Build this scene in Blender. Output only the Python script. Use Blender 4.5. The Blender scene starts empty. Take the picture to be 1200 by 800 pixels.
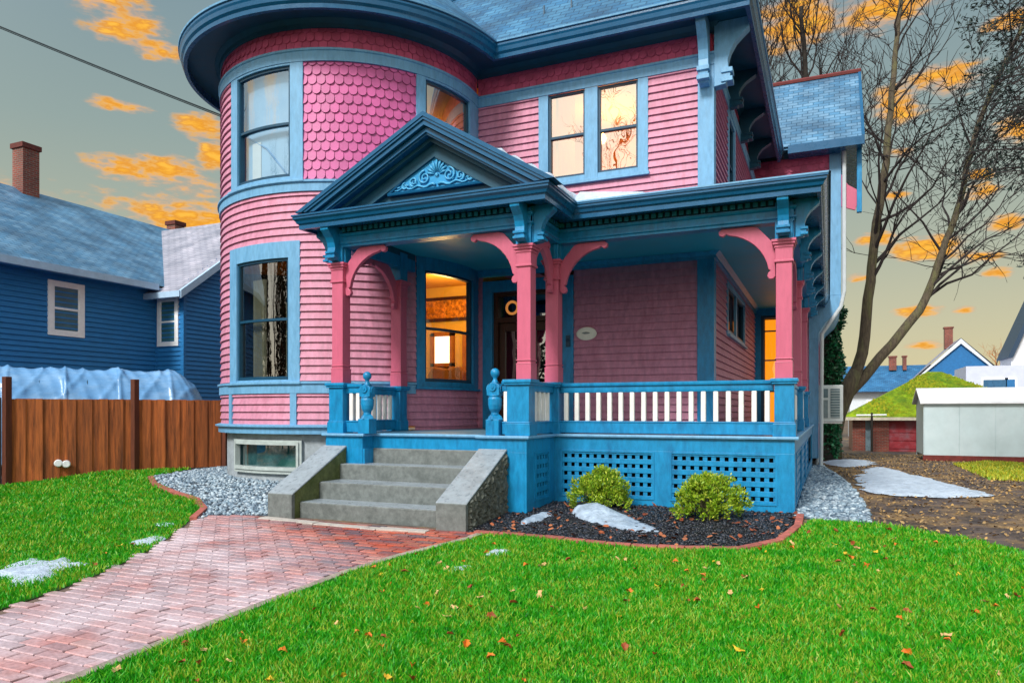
import bpy, bmesh, math, random
import numpy as np
from mathutils import Vector, Matrix
R = math.radians
random.seed(7); rs = np.random.RandomState(11)
scene = bpy.context.scene
col = scene.collection

# ------------------------------------------------------------------ materials
def lin(h):
    h = h.lstrip('#'); o = []
    for i in (0, 2, 4):
        c = int(h[i:i+2], 16)/255
        o.append(c/12.92 if c <= .04045 else ((c+.055)/1.055)**2.4)
    return (*o, 1)

def mat(name, base, rough=.6, var=.12, scale=6, bump=0, bscale=40, stretch=(1, 1, 1), dirt=None, dscale=2.0, damt=.5, spec=.4, island=0, metal=0, edge=None):
    m = bpy.data.materials.new(name); m.use_nodes = True
    nt = m.node_tree; N = nt.nodes; L = nt.links
    b = N['Principled BSDF']
    b.inputs['Roughness'].default_value = rough
    b.inputs['Specular IOR Level'].default_value = spec
    b.inputs['Metallic'].default_value = metal
    tc = N.new('ShaderNodeTexCoord'); mp = N.new('ShaderNodeMapping'); mp.inputs['Scale'].default_value = stretch
    geo = N.new('ShaderNodeNewGeometry')
    L.new(geo.outputs['Position'], mp.inputs['Vector'])
    n = N.new('ShaderNodeTexNoise'); n.inputs['Scale'].default_value = scale; n.inputs['Detail'].default_value = 6
    n.inputs['Roughness'].default_value = .62
    L.new(mp.outputs[0], n.inputs['Vector'])
    c = lin(base) if isinstance(base, str) else (*base, 1)
    lo = [max(0, x*(1-var*1.6)) for x in c[:3]]; hi = [min(1, x*(1+var*1.6)) for x in c[:3]]
    cr = N.new('ShaderNodeValToRGB')
    cr.color_ramp.elements[0].position = .3; cr.color_ramp.elements[0].color = (*lo, 1)
    cr.color_ramp.elements[1].position = .7; cr.color_ramp.elements[1].color = (*hi, 1)
    L.new(n.outputs['Fac'], cr.inputs['Fac'])
    out = cr.outputs['Color']
    if dirt:
        n2 = N.new('ShaderNodeTexNoise'); n2.inputs['Scale'].default_value = dscale; n2.inputs['Detail'].default_value = 8
        n2.inputs['Roughness'].default_value = .7
        L.new(mp.outputs[0], n2.inputs['Vector'])
        r2 = N.new('ShaderNodeValToRGB'); r2.color_ramp.elements[0].position = .48; r2.color_ramp.elements[1].position = .68
        r2.color_ramp.elements[1].color = (damt, damt, damt, 1)
        L.new(n2.outputs['Fac'], r2.inputs['Fac'])
        mx = N.new('ShaderNodeMixRGB'); L.new(r2.outputs['Color'], mx.inputs['Fac']); L.new(out, mx.inputs[1])
        mx.inputs[2].default_value = lin(dirt); out = mx.outputs[0]
    if island:
        hv = N.new('ShaderNodeHueSaturation')
        mr = N.new('ShaderNodeMapRange'); mr.inputs['To Min'].default_value = 1-island; mr.inputs['To Max'].default_value = 1+island
        L.new(geo.outputs['Random Per Island'], mr.inputs['Value'])
        L.new(mr.outputs[0], hv.inputs['Value']); L.new(out, hv.inputs['Color']); out = hv.outputs['Color']
    L.new(out, b.inputs['Base Color'])
    rr = N.new('ShaderNodeMapRange'); rr.inputs['To Min'].default_value = max(.02, rough-.12); rr.inputs['To Max'].default_value = min(1, rough+.12)
    L.new(n.outputs['Fac'], rr.inputs['Value']); L.new(rr.outputs[0], b.inputs['Roughness'])
    if bump:
        nb = N.new('ShaderNodeTexNoise'); nb.inputs['Scale'].default_value = bscale; nb.inputs['Detail'].default_value = 5
        L.new(mp.outputs[0], nb.inputs['Vector'])
        bp = N.new('ShaderNodeBump'); bp.inputs['Strength'].default_value = bump; bp.inputs['Distance'].default_value = .02
        L.new(nb.outputs['Fac'], bp.inputs['Height']); L.new(bp.outputs[0], b.inputs['Normal'])
    return m

def emis(name, c, s):
    m = bpy.data.materials.new(name); m.use_nodes = True; nt = m.node_tree
    b = nt.nodes['Principled BSDF']; b.inputs['Base Color'].default_value = lin(c)
    b.inputs['Emission Color'].default_value = lin(c); b.inputs['Emission Strength'].default_value = s
    return m

def glassmat(name, tint, refl, rough=.0, rtint='#ffffff'):
    m = bpy.data.materials.new(name); m.use_nodes = True; nt = m.node_tree; N = nt.nodes; L = nt.links
    N.remove(N['Principled BSDF']); o = N['Material Output']
    t = N.new('ShaderNodeBsdfTransparent'); t.inputs[0].default_value = lin(tint)
    g = N.new('ShaderNodeBsdfGlossy'); g.inputs['Roughness'].default_value = rough; g.inputs['Color'].default_value = lin(rtint)
    nz = N.new('ShaderNodeTexNoise'); nz.inputs['Scale'].default_value = 1.3
    bp = N.new('ShaderNodeBump'); bp.inputs['Strength'].default_value = .12; bp.inputs['Distance'].default_value = .05
    geo = N.new('ShaderNodeNewGeometry'); L.new(geo.outputs['Position'], nz.inputs['Vector'])
    L.new(nz.outputs['Fac'], bp.inputs['Height']); L.new(bp.outputs[0], g.inputs['Normal'])
    mx = N.new('ShaderNodeMixShader'); mx.inputs[0].default_value = refl
    L.new(t.outputs[0], mx.inputs[1]); L.new(g.outputs[0], mx.inputs[2]); L.new(mx.outputs[0], o.inputs[0])
    return m

M = {}
M['pink'] = mat('pink_clapboard_paint', '#c4849f', .55, .13, 5, .2, 60, (2.5, 2.5, .7), dirt='#b0667f', dscale=2.2, damt=.55)
M['shadedpink'] = mat('shaded_house_pink', '#bd6f86', .5, .07, 5, .15, 60, (1, 1, 3), dirt='#9a586c', dscale=3, damt=.45)  # house pink darkened in the colour for porch shade, unused
M['scallop'] = mat('scallop_shingle_paint', '#bf5a95', .5, .07, 5, .2, 50, island=.1)
M['frieze'] = mat('red_frieze_shingle_paint', '#c4587f', .55, .1, 5, .2, 50, island=.15)
M['post'] = mat('rose_post_paint', '#c25f7c', .42, .06, 8, .12, 80, (3, 3, .6), dirt='#b5506b', damt=.3)
M['light'] = mat('sunlit_blue_trim', '#6ba3cb', .45, .09, 7, .15, 60, (2.5, 2.5, .7), dirt='#4b86b0', dscale=2.5, damt=.55)  # trim blue, lightened in the colour as if sunlit
M['blue'] = mat('shaded_blue_trim', '#1383b8', .36, .12, 7, .16, 60, (2.5, 2.5, .8), dirt='#0c5686', dscale=2.5, damt=.6)  # trim blue, kept deeper in the colour for the shaded porch
M['gutter'] = mat('blue_gutter_paint', '#0e5680', .28, .1, 5, .12, 50, dirt='#0d466b', dscale=2.5, damt=.5)
M['dark'] = mat('dark_teal_soffit_paint', '#0c4a62', .5, .12, 5, .1, 50)
M['ceil'] = mat('porch_ceiling_blue_paint', '#2aa3c0', .5, .05, 3, .05, 50)
M['sash'] = mat('dark_blue_sash_paint', '#12435e', .4, .08, 8)
M['white'] = mat('white_baluster_paint', '#e6e4e2', .45, .04, 9, .1, 70, dirt='#b8bcc0', damt=.3)
M['deck'] = mat('grey_blue_deck_paint', '#4f7f98', .35, .1, 5, .1, 40, dirt='#36586c', damt=.5)
M['void'] = mat('crawl_space_shade', '#0b0f14', .9, .1)
M['granite'] = mat('grey_granite', '#6c7373', .6, .18, 14, .3, 120, dirt='#4c5352', dscale=3.2, damt=.75)
M['granitetop'] = mat('pale_granite_top', '#8f9aa3', .3, .12, 14, .15, 120, dirt='#6b7278', dscale=2.5, damt=.6)  # paler and smoother than the step granite
M['rough'] = mat('rough_cut_granite', '#575b55', .8, .3, 18, 1.0, 30, dirt='#2e332c', dscale=7, damt=.8)
M['found'] = mat('pale_foundation_granite', '#9ba5ad', .7, .12, 9, .3, 60, dirt='#6f7a80', dscale=3, damt=.6)
M['moss'] = mat('mossy_granite', '#59613a', .85, .25, 14, .4, 60, dirt='#3b4a1c', dscale=4, damt=.8)
M['wood'] = mat('dark_door_wood', '#3a1c10', .35, .2, 3, .1, 50, (8, 8, 1))
M['brick'] = mat('red_brick', '#9a4034', .8, .2, 20, .3, 60, island=.2)
def wood_fence():
    m = mat('stained_cedar_boards', '#9a5426', .7, .3, 3.0, .4, 30, (7, 7, .5), dirt='#3a1a0c', dscale=1.2, damt=.85, island=.28)
    return m
M['cedar'] = wood_fence()
M['darkwood'] = mat('weathered_grey_wood', '#3d3436', .8, .2, 4, .4, 30, (8, 8, .6), island=.15)
M['snow'] = mat('old_snow', '#bccbdc', .6, .12, 9, 1.0, 30, dirt='#8b9bb0', dscale=5, damt=.7)
M['snow'].node_tree.nodes['Principled BSDF'].inputs['Subsurface Weight'].default_value = 0.0
M['ice'] = mat('icy_grey_snow', '#a3b5c8', .4, .15, 7, 1.0, 22, dirt='#6f8298', dscale=4, damt=.7)
M['bark'] = mat('grey_brown_bark', '#564d40', .9, .3, 6, .9, 16, (3, 3, .7), dirt='#66703a', dscale=1.5, damt=.5)
M['twig'] = mat('dark_twigs', '#2c2627', .9, .2, 6)
M['barkdark'] = mat('dark_wet_bark', '#2c2824', .9, .3, 8, .9, 16, (3, 3, .7))
M['slatedark'] = None

def shingles(name, c1, c2, sx=.28, sy=.14, mortar='#1d3b57', axis='x', var=.5):
    m = bpy.data.materials.new(name); m.use_nodes = True; nt = m.node_tree; N = nt.nodes; L = nt.links
    b = N['Principled BSDF']; b.inputs['Roughness'].default_value = .45
    uv = N.new('ShaderNodeUVMap'); uv.uv_map = 'UVMap'
    br = N.new('ShaderNodeTexBrick'); br.inputs['Scale'].default_value = 1
    br.inputs['Brick Width'].default_value = sx; br.inputs['Row Height'].default_value = sy
    br.inputs['Mortar Size'].default_value = .012; br.inputs['Mortar Smooth'].default_value = .3
    br.inputs['Color1'].default_value = lin(c1); br.inputs['Color2'].default_value = lin(c2); br.inputs['Mortar'].default_value = lin(mortar)
    br.inputs['Bias'].default_value = -.1
    L.new(uv.outputs[0], br.inputs['Vector'])
    n = N.new('ShaderNodeTexNoise'); n.inputs['Scale'].default_value = 1.1; n.inputs['Detail'].default_value = 8
    L.new(uv.outputs[0], n.inputs['Vector'])
    mx = N.new('ShaderNodeMixRGB'); mx.blend_type = 'MULTIPLY'; mx.inputs[0].default_value = var
    cr = N.new('ShaderNodeValToRGB'); cr.color_ramp.elements[0].position = .35; cr.color_ramp.elements[1].position = .65
    cr.color_ramp.elements[0].color = (.35, .4, .45, 1); cr.color_ramp.elements[1].color = (1.25, 1.25, 1.25, 1)
    L.new(n.outputs['Fac'], cr.inputs['Fac']); L.new(br.outputs['Color'], mx.inputs[1]); L.new(cr.outputs['Color'], mx.inputs[2])
    L.new(mx.outputs[0], b.inputs['Base Color'])
    bp = N.new('ShaderNodeBump'); bp.inputs['Strength'].default_value = .6; bp.inputs['Distance'].default_value = .02; bp.invert = True
    L.new(br.outputs['Fac'], bp.inputs['Height']); L.new(bp.outputs[0], b.inputs['Normal'])
    return m
M['slate'] = shingles('blue_slate_shingles', '#225f88', '#41799c', .26, .15, mortar='#1c4a6c', var=.8)
M['slate2'] = shingles('pale_blue_slate', '#44769a', '#6b90ac', .27, .15, mortar='#315a76', var=.8)
M['slategrey'] = shingles('grey_lilac_shingles', '#9a9aa8', '#b4b0bc', .3, .16, mortar='#66667a')
M['slateblue'] = shingles('deep_blue_shingles', '#24618f', '#3a79a8', .3, .2)
M['nbrick'] = shingles('painted_brick', '#8e3626', '#6e2c22', .22, .07, mortar='#7c6a60')
def siding(name, c, dark, h):
    m = bpy.data.materials.new(name); m.use_nodes = True; nt = m.node_tree; N = nt.nodes; L = nt.links
    b = N['Principled BSDF']; b.inputs['Roughness'].default_value = .5; b.inputs['Base Color'].default_value = lin(c)
    return m

# ------------------------------------------------------------------ mesh builder
class MB:
    def __init__(s): s.v = []; s.f = []; s.m = []; s.uv = None
    def add(s, vs, fs, mi=0):
        o = len(s.v); s.v += [tuple(p) for p in vs]
        for f in fs: s.f.append(tuple(i+o for i in f)); s.m.append(mi)
    def box(s, x0, x1, y0, y1, z0, z1, mi=0):
        s.add([(x0,y0,z0),(x1,y0,z0),(x1,y1,z0),(x0,y1,z0),(x0,y0,z1),(x1,y0,z1),(x1,y1,z1),(x0,y1,z1)],
              [(0,3,2,1),(4,5,6,7),(0,1,5,4),(1,2,6,5),(2,3,7,6),(3,0,4,7)], mi)
    def quad(s, a, b, c, d, mi=0): s.add([a,b,c,d], [(0,1,2,3)], mi)
    def poly(s, pts, mi=0): s.add(pts, [tuple(range(len(pts)))], mi)
    def tube(s, pts, rad, n=8, cap=True, mi=0):
        pts = [Vector(p) for p in pts]
        if not hasattr(rad, '__len__'): rad = [rad]*len(pts)
        rings = []; up = None
        for i, p in enumerate(pts):
            d = (pts[min(i+1, len(pts)-1)]-pts[max(i-1, 0)]).normalized()
            if up is None:
                up = d.orthogonal().normalized()
            x = (up - d*up.dot(d))
            x = x.normalized() if x.length > 1e-6 else d.orthogonal().normalized()
            up = x; y = d.cross(x)
            rings.append([p+(x*math.cos(2*math.pi*k/n)+y*math.sin(2*math.pi*k/n))*rad[i] for k in range(n)])
        vs = [q for r in rings for q in r]; fs = []
        for i in range(len(pts)-1):
            for k in range(n):
                a = i*n+k; b = i*n+(k+1) % n; fs.append((a, b, b+n, a+n))
        if cap: fs.append(tuple(range(n))[::-1]); fs.append(tuple((len(pts)-1)*n+k for k in range(n)))
        s.add(vs, fs, mi)
    def lathe(s, prof, c, n=20, mi=0):
        vs = []; fs = []
        for r, z in prof:
            for k in range(n): a = 2*math.pi*k/n; vs.append((c[0]+r*math.cos(a), c[1]+r*math.sin(a), c[2]+z))
        for i in range(len(prof)-1):
            for k in range(n): a = i*n+k; b = i*n+(k+1) % n; fs.append((a, b, b+n, a+n))
        fs.append(tuple(range(n))[::-1]); fs.append(tuple((len(prof)-1)*n+k for k in range(n)))
        s.add(vs, fs, mi)
    def extr(s, poly, fn, t0, t1, mi=0):
        n = len(poly); vs = [fn(a, b, t0) for a, b in poly]+[fn(a, b, t1) for a, b in poly]
        fs = [tuple(range(n)), tuple(range(2*n-1, n-1, -1))]+[(i, (i+1) % n, (i+1) % n+n, i+n) for i in range(n)]
        s.add(vs, fs, mi)
    def sweep(s, path, prof, closed=False, mi=0, cap=True, closeprof=True):
        # path: plan points, outward = right-hand side of travel; prof: (d, z)
        n = len(path); m = len(prof); vs = []; fs = []
        for i in range(n):
            p = Vector(path[i]).to_2d()
            if closed: a = Vector(path[i-1]).to_2d(); b = Vector(path[(i+1) % n]).to_2d()
            else: a = Vector(path[max(i-1, 0)]).to_2d(); b = Vector(path[min(i+1, n-1)]).to_2d()
            d1 = (p-a) if (p-a).length > 1e-9 else (b-p); d2 = (b-p) if (b-p).length > 1e-9 else (p-a)
            d1 = d1.normalized(); d2 = d2.normalized()
            n1 = Vector((d1.y, -d1.x)); n2 = Vector((d2.y, -d2.x))
            nn = n1+n2; nn = nn*(1/max(.2, nn.dot(n1)))
            for d, z in prof: vs.append((p.x+nn.x*d, p.y+nn.y*d, z))
        rg = range(n if closed else n-1); mm = m if closeprof else m-1
        for i in rg:
            for k in range(mm):
                a = i*m+k; b = i*m+(k+1) % m; c = ((i+1) % n)*m+(k+1) % m; d = ((i+1) % n)*m+k
                fs.append((a, b, c, d))
        if cap and not closed and closeprof: fs.append(tuple(range(m))); fs.append(tuple((n-1)*m+k for k in range(m))[::-1])
        s.add(vs, fs, mi)

def origin(o):
    v = Vector((0, 0, 0))
    while o is not None: v = v+o.location; o = o.parent
    return v

def obj(name, mb, mats, parent=None, smooth=False, bevel=0, recalc=True, label=None, loc=None):
    me = bpy.data.meshes.new(name)
    og = origin(parent) if parent else Vector((0, 0, 0))
    if loc is not None: og = Vector(loc)
    vs = [(x-og.x, y-og.y, z-og.z) for x, y, z in mb.v]
    me.from_pydata(vs, [], mb.f)
    if not isinstance(mats, (list, tuple)): mats = [mats]
    for m_ in mats: me.materials.append(m_)
    if len(mats) > 1: me.polygons.foreach_set('material_index', mb.m)
    if recalc:
        b = bmesh.new(); b.from_mesh(me); bmesh.ops.recalc_face_normals(b, faces=b.faces); b.to_mesh(me); b.free()
    if smooth: me.polygons.foreach_set('use_smooth', [True]*len(me.polygons))
    o = bpy.data.objects.new(name, me); col.objects.link(o)
    if loc is not None and parent is None: o.location = loc
    if parent:
        o.parent = parent
        if loc is not None: o.location = Vector(loc)-origin(parent)
    if bevel:
        bv = o.modifiers.new('bevel', 'BEVEL'); bv.width = bevel; bv.segments = 2; bv.limit_method = 'ANGLE'; bv.angle_limit = R(40)
    if smooth is True and hasattr(me, 'shade_auto_smooth'): pass
    if label: o['label'] = label
    return o

def tag(o, label=None, cat=None, group=None, kind=None):
    if label: o['label'] = label
    if cat: o['category'] = cat
    if group: o['group'] = group
    if kind: o['kind'] = kind
    return o

def thing(name, label, cat, loc=(0, 0, 0), group=None):
    o = bpy.data.objects.new(name, None); col.objects.link(o); o.location = loc; o.empty_display_size = .2
    return tag(o, label, cat, group)

def inst(src, parent, loc, rotz=0, label=None):
    o = src.copy(); col.objects.link(o); o.parent = parent
    o.location = Vector(loc)-(origin(parent) if parent else Vector((0, 0, 0))); o.rotation_euler.z = rotz
    if label: o['label'] = label
    return o

def boxuv(o, scale=1.0):
    """planar uv per face: u along the horizontal tangent, v up the slope (metres)"""
    me = o.data; uvl = me.uv_layers.new(name='UVMap')
    for p in me.polygons:
        n = p.normal; h = Vector((-n.y, n.x, 0))
        if h.length < 1e-4: h = Vector((1, 0, 0))
        h.normalize(); w = n.cross(h)
        for li in p.loop_indices:
            c = me.vertices[me.loops[li].vertex_index].co
            uvl.data[li].uv = (c.dot(h)*scale, c.dot(w)*scale)

def fast_mesh(name, verts, faces, mats, smooth=False):
    """verts (N,3) array, faces (F,k) array"""
    me = bpy.data.meshes.new(name); k = faces.shape[1]
    me.vertices.add(len(verts)); me.vertices.foreach_set('co', verts.astype(np.float32).ravel())
    me.loops.add(faces.size); me.loops.foreach_set('vertex_index', faces.astype(np.int32).ravel())
    me.polygons.add(len(faces)); me.polygons.foreach_set('loop_start', np.arange(0, faces.size, k, dtype=np.int32))
    me.polygons.foreach_set('loop_total', np.full(len(faces), k, dtype=np.int32))
    me.update(calc_edges=True); me.validate()
    for m_ in (mats if isinstance(mats, (list, tuple)) else [mats]): me.materials.append(m_)
    if smooth: me.polygons.foreach_set('use_smooth', [True]*len(me.polygons))
    o = bpy.data.objects.new(name, me); col.objects.link(o); return o

# ------------------------------------------------------------------ terrain
def S(t): t = max(0., min(1., t)); return t*t*(3-2*t)
def lerp(pts, x):
    if x <= pts[0][0]: return pts[0][1]
    for (a, b), (c_, d) in zip(pts, pts[1:]):
        if x <= c_: return b+(d-b)*(x-a)/(c_-a)
    return pts[-1][1]
def hh(u, v):
    z = lerp([(4.5,-.24),(6.5,-.2),(7.9,-.13),(9.1,-.04),(10.2,0),(14,.02)], v)
    z += .1*S((v-8.8)/1.5)*S((-6.8-u)/1.0)
    z += -.02*max(0, min(v, 60)-14)*S((u+6)/4)
    return z
def inpoly(x, y, P):
    r = False; j = len(P)-1
    for i in range(len(P)):
        if (P[i][1] > y) != (P[j][1] > y) and x < (P[j][0]-P[i][0])*(y-P[i][1])/(P[j][1]-P[i][1])+P[i][0]: r = not r
        j = i
    return r
def inpoly_np(X, Y, P):
    r = np.zeros(len(X), bool); j = len(P)-1
    for i in range(len(P)):
        yi, yj = P[i][1], P[j][1]
        if yi != yj: r ^= ((yi > Y) != (yj > Y)) & (X < (P[j][0]-P[i][0])*(Y-yi)/(yj-yi)+P[i][0])
        j = i
    return r
def hv(P):
    u, v = P[:, 0], P[:, 1]; Sn = lambda t: np.clip(t, 0, 1)**2*(3-2*np.clip(t, 0, 1))
    z = np.interp(v, [4.5, 6.5, 7.9, 9.1, 10.2, 14], [-.24, -.2, -.13, -.04, 0, .02])
    return z+.1*Sn((v-8.8)/1.5)*Sn(-6.8-u)-.02*np.clip(np.minimum(v, 60)-14, 0, None)*Sn((u+6)/4)
def smoothpoly(P, it=2):
    for _ in range(it):
        Q = []
        for i in range(len(P)):
            a = P[i]; b = P[(i+1) % len(P)]
            Q += [(a[0]*.75+b[0]*.25, a[1]*.75+b[1]*.25), (a[0]*.25+b[0]*.75, a[1]*.25+b[1]*.75)]
        P = Q
    return P
def sheet(name, P, m, dz, step=.25):
    """terrain-following sheet over polygon P, dz above the ground"""
    b = bmesh.new()
    vs = [b.verts.new((x, y, 0)) for x, y in P]; b.faces.new(vs)
    xs = [p[0] for p in P]; ys = [p[1] for p in P]
    for ax, lo, hi in ((0, min(xs), max(xs)), (1, min(ys), max(ys))):
        k = math.ceil(lo/step)*step
        while k < hi:
            co = (k, 0, 0) if ax == 0 else (0, k, 0); no = (1, 0, 0) if ax == 0 else (0, 1, 0)
            bmesh.ops.bisect_plane(b, geom=b.verts[:]+b.edges[:]+b.faces[:], plane_co=co, plane_no=no)
            k += step
    for v in b.verts: v.co.z = hh(v.co.x, v.co.y)+dz
    bmesh.ops.triangulate(b, faces=b.faces[:])
    bmesh.ops.recalc_face_normals(b, faces=b.faces)
    for f_ in b.faces:
        if f_.normal.z < 0: f_.normal_flip()
    me = bpy.data.meshes.new(name); b.to_mesh(me); b.free(); me.materials.append(m)
    o = bpy.data.objects.new(name, me); col.objects.link(o); return o
# ------------------------------------------------------------------ the house
W = 13.13; UW = -1.90; TC = (-9.144, 12.691); TR = 2.645; DK = 1.014; VB = 21.0
def mt(s, z, d): a = R(s); return (TC[0]+(TR+d)*math.cos(a), TC[1]+(TR+d)*math.sin(a), z)
def mw(s, z, d): return (s, W-d, z)
def ms(s, z, d): return (UW+d, s, z)
JA = 9.56
house = thing('victorian_house', 'pink clapboard house with round tower, blue trim and pedimented front porch', 'house', (-5, 13, 0))

def mbox(mb, mf, s0, s1, z0, z1, d0, d1, step=1e9, mi=0):
    n = max(1, int(math.ceil(abs(s1-s0)/step))); vs = []; fs = []
    for i in range(n+1):
        s = s0+(s1-s0)*i/n
        vs += [mf(s, z0, d0), mf(s, z0, d1), mf(s, z1, d1), mf(s, z1, d0)]
    for i in range(n):
        for k in range(4): a = i*4+k; b = i*4+(k+1) % 4; fs.append((a, b, b+4, a+4))
    fs += [(0, 1, 2, 3), (n*4+3, n*4+2, n*4+1, n*4)]
    mb.add(vs, fs, mi)

EXP = .135
def clap(mb, mf, s0, s1, z0, z1, step=1e9, exp=EXP, dd=.042):
    i = math.floor(z0/exp)
    n = max(1, int(math.ceil(abs(s1-s0)/step)))
    while i*exp < z1:
        a = i*exp; b = a+exp; za = max(a, z0); zb = min(b, z1)
        da = dd+(.004-dd)*(za-a)/exp; db = dd+(.004-dd)*(zb-a)/exp
        if zb-za > .002:
            # small irregularity of real boards
            w = random.uniform(-.0018, .0018)
            vs = []; fs = []
            for k in range(n+1):
                s = s0+(s1-s0)*k/n
                vs += [mf(s, za+w, .0), mf(s, za+w, da), mf(s, zb+w+.006, db)]
            for k in range(n):
                o = k*3; fs += [(o, o+1, o+4, o+3), (o+1, o+2, o+5, o+4)]
            mb.add(vs, fs)
        i += 1

def scal(mb, mf, s0, s1, z0, z1, h, w, per):
    """per: metres per unit of s"""
    ws = w/per; row = 0; z = z0
    while z < z1-.01:
        s = s0+(ws/2 if row % 2 else 0)-ws/2
        while s < s1:
            a = max(s, s0); b = min(s+ws, s1)
            if b-a > ws*.2:
                c = s+ws/2; pts = []
                top = min(z+h*1.1, z1)
                g = ws*.035
                for k in range(7):
                    t = math.pi+math.pi*k/6
                    x = c+(ws/2-g)*math.cos(t); x = min(max(x, s0), s1)
                    pts.append((x, z+h*.42+h*.42*math.sin(t)))
                pts += [(min(c+ws/2-g, s1), top), (max(c-ws/2+g, s0), top)]
                j = random.uniform(-.003, .003)
                def dz(zz): return .03+j-(.024)*(zz-z)/(h*1.1)
                n = len(pts)
                vs = [mf(x, zz, dz(zz)) for x, zz in pts]+[mf(x, zz, dz(zz)-.012) for x, zz in pts]
                fs = [tuple(range(n))]+[(q, (q+1) % n, (q+1) % n+n, q+n) for q in range(n)]
                mb.add(vs, fs)
            s += ws
        z += h; row += 1

G_dark = glassmat('window_glass', '#a8b2b8', .22)
G_sky = glassmat('reflective_sky_glass', '#e6f2fa', .30, rtint='#cfe6f8')
G_warm = glassmat('upper_window_glass', '#ffffff', .62, rtint='#fff4e6')
G_amber = glassmat('clear_window_glass', '#fff6e6', .10)

def window(mf, c0, c1, cz0, cz1, g0, g1, z0, z1, meet, glass, per=1.0, cm='light', sill=True, parent=None, cd=.045, sm='sash', dz=0):
    """c: casing outer rect; g: glass opening. s units; per metres per unit"""
    st = 3 if per < .5 else 1e9
    mb = MB()
    mbox(mb, mf, c0, g0, cz0, cz1, -.02, cd, st); mbox(mb, mf, g1, c1, cz0, cz1, -.02, cd, st)
    if cz1 > z1+.01: mbox(mb, mf, g0, g1, z1, cz1, -.02, cd-.003, st)
    if z0 > cz0+.01: mbox(mb, mf, g0, g1, cz0, z0, -.02, cd-.003, st)
    w = obj('window', mb, M[cm], parent or house, bevel=.004)
    mb = MB(); t = .045/per; q = .045
    mbox(mb, mf, g0, g0+t, z0, z1, -.09, .006, st); mbox(mb, mf, g1-t, g1, z0, z1, -.09, .006, st)
    mbox(mb, mf, g0+t, g1-t, z0, z0+.06, -.09, .004, st); mbox(mb, mf, g0+t, g1-t, z1-q, z1, -.09, .004, st)
    if meet:
        mbox(mb, mf, g0+t, g1-t, meet-.022, meet+.022, -.085, -.004, st)
    obj('sash', mb, M[sm], w)
    mb = MB()
    n = max(1, int(math.ceil(abs(g1-g0)/st)))
    for (a, b, d) in (((z0, meet, -.055), (meet, z1, -.03)) if meet else ((z0, z1, -.04+dz),)):
        vs = []
        for k in range(n+1):
            sa = g0+(g1-g0)*k/n; vs += [mf(sa, a, d), mf(sa, b, d)]
        mb.add(vs, [(2*k, 2*k+2, 2*k+3, 2*k+1) for k in range(n)])
    obj('pane', mb, glass, w, recalc=False, smooth=True)
    if sill:
        mb = MB(); mbox(mb, mf, c0-.03/per, c1+.03/per, cz0-.045, cz0, -.02, .10, st); obj('sill', mb, M[cm], w, bevel=.006)
    return w

PD = TR*math.pi/180
# --- tower skin
mb = MB()
clap(mb, mt, -200, -113, 1.873, 5.196, 4); clap(mb, mt, -113.8, -75.6, 4.34, 5.196, 4); clap(mb, mt, -75.6, -31.1, 1.873, 5.196, 4)
clap(mb, mt, -31.1, JA, 4.17, 4.25, 4)
clap(mb, mt, -200, -113, 5.386, 7.46, 4)
clap(mb, mt, -200, -31.5, 1.092, 1.67, 4); clap(mb, mt, -31.5, JA, DK, 1.80, 4)
obj('tower_clapboards', mb, M['pink'], house, recalc=False)
mb = MB(); scal(mb, mt, -74.4, -31.1, 5.40, 7.46, .166, .157, PD)
mbox(mb, mt, -74.4, -31.1, 5.386, 7.46, -.02, .002, 3)
obj('tower_scallop_shingles', mb, M['scallop'], house)
mb = MB(); scal(mb, mt, -200, JA-1, 7.66, 8.18, .15, .15, PD); mbox(mb, mt, -200, JA, 7.6, 8.2, -.02, .002, 3)
scal(mb, mw, -6.50, UW-.02, 7.66, 8.18, .15, .15, 1); mbox(mb, mw, -6.5, UW-.02, 7.6, 8.2, -.02, .002)
scal(mb, ms, W+.05, VB, 7.66, 8.18, .15, .15, 1); mbox(mb, ms, W+.05, VB, 7.6, 8.2, -.02, .002)
obj('frieze_shingles', mb, M['frieze'], house)
# --- belts
def arc(a0, a1, r=TR, n=3): 
    k = max(2, int(abs(a1-a0)/n)); return [(TC[0]+r*math.cos(R(a0+(a1-a0)*i/k)), TC[1]+r*math.sin(R(a0+(a1-a0)*i/k))) for i in range(k+1)]
HP = arc(-200, JA)+[(UW, W), (UW, VB)]
def beltp(z0, z1, d=.04, lip=.03):
    return [(0, z0), (d, z0), (d, z1-.05), (d+lip, z1-.035), (d+lip, z1), (0, z1+.012)]
mb = MB(); mb.sweep(HP, beltp(7.46, 7.68, .055, .02)); obj('frieze_belt', mb, M['light'], house)
mb = MB(); mb.sweep(arc(-200, JA-.4), beltp(5.196, 5.386, .06)); obj('upper_tower_belt', mb, M['light'], house)
mb = MB(); mb.sweep(arc(-200, -31.5), beltp(1.67, 1.873, .058)); obj('sill_belt', mb, M['light'], house)
mb = MB(); mb.sweep(arc(-200, -45), [(0, .955), (.07, .955), (.075, 1.06), (.13, 1.075), (.13, 1.10), (0, 1.13)]); obj('water_table', mb, M['light'], house)
for a in (-113, -78.2, -47): mb = MB(); mbox(mb, mt, a-1.3, a+1.3, 1.10, 1.67, -.01, .052, 2); obj('base_stile', mb, M['light'], house)
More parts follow.
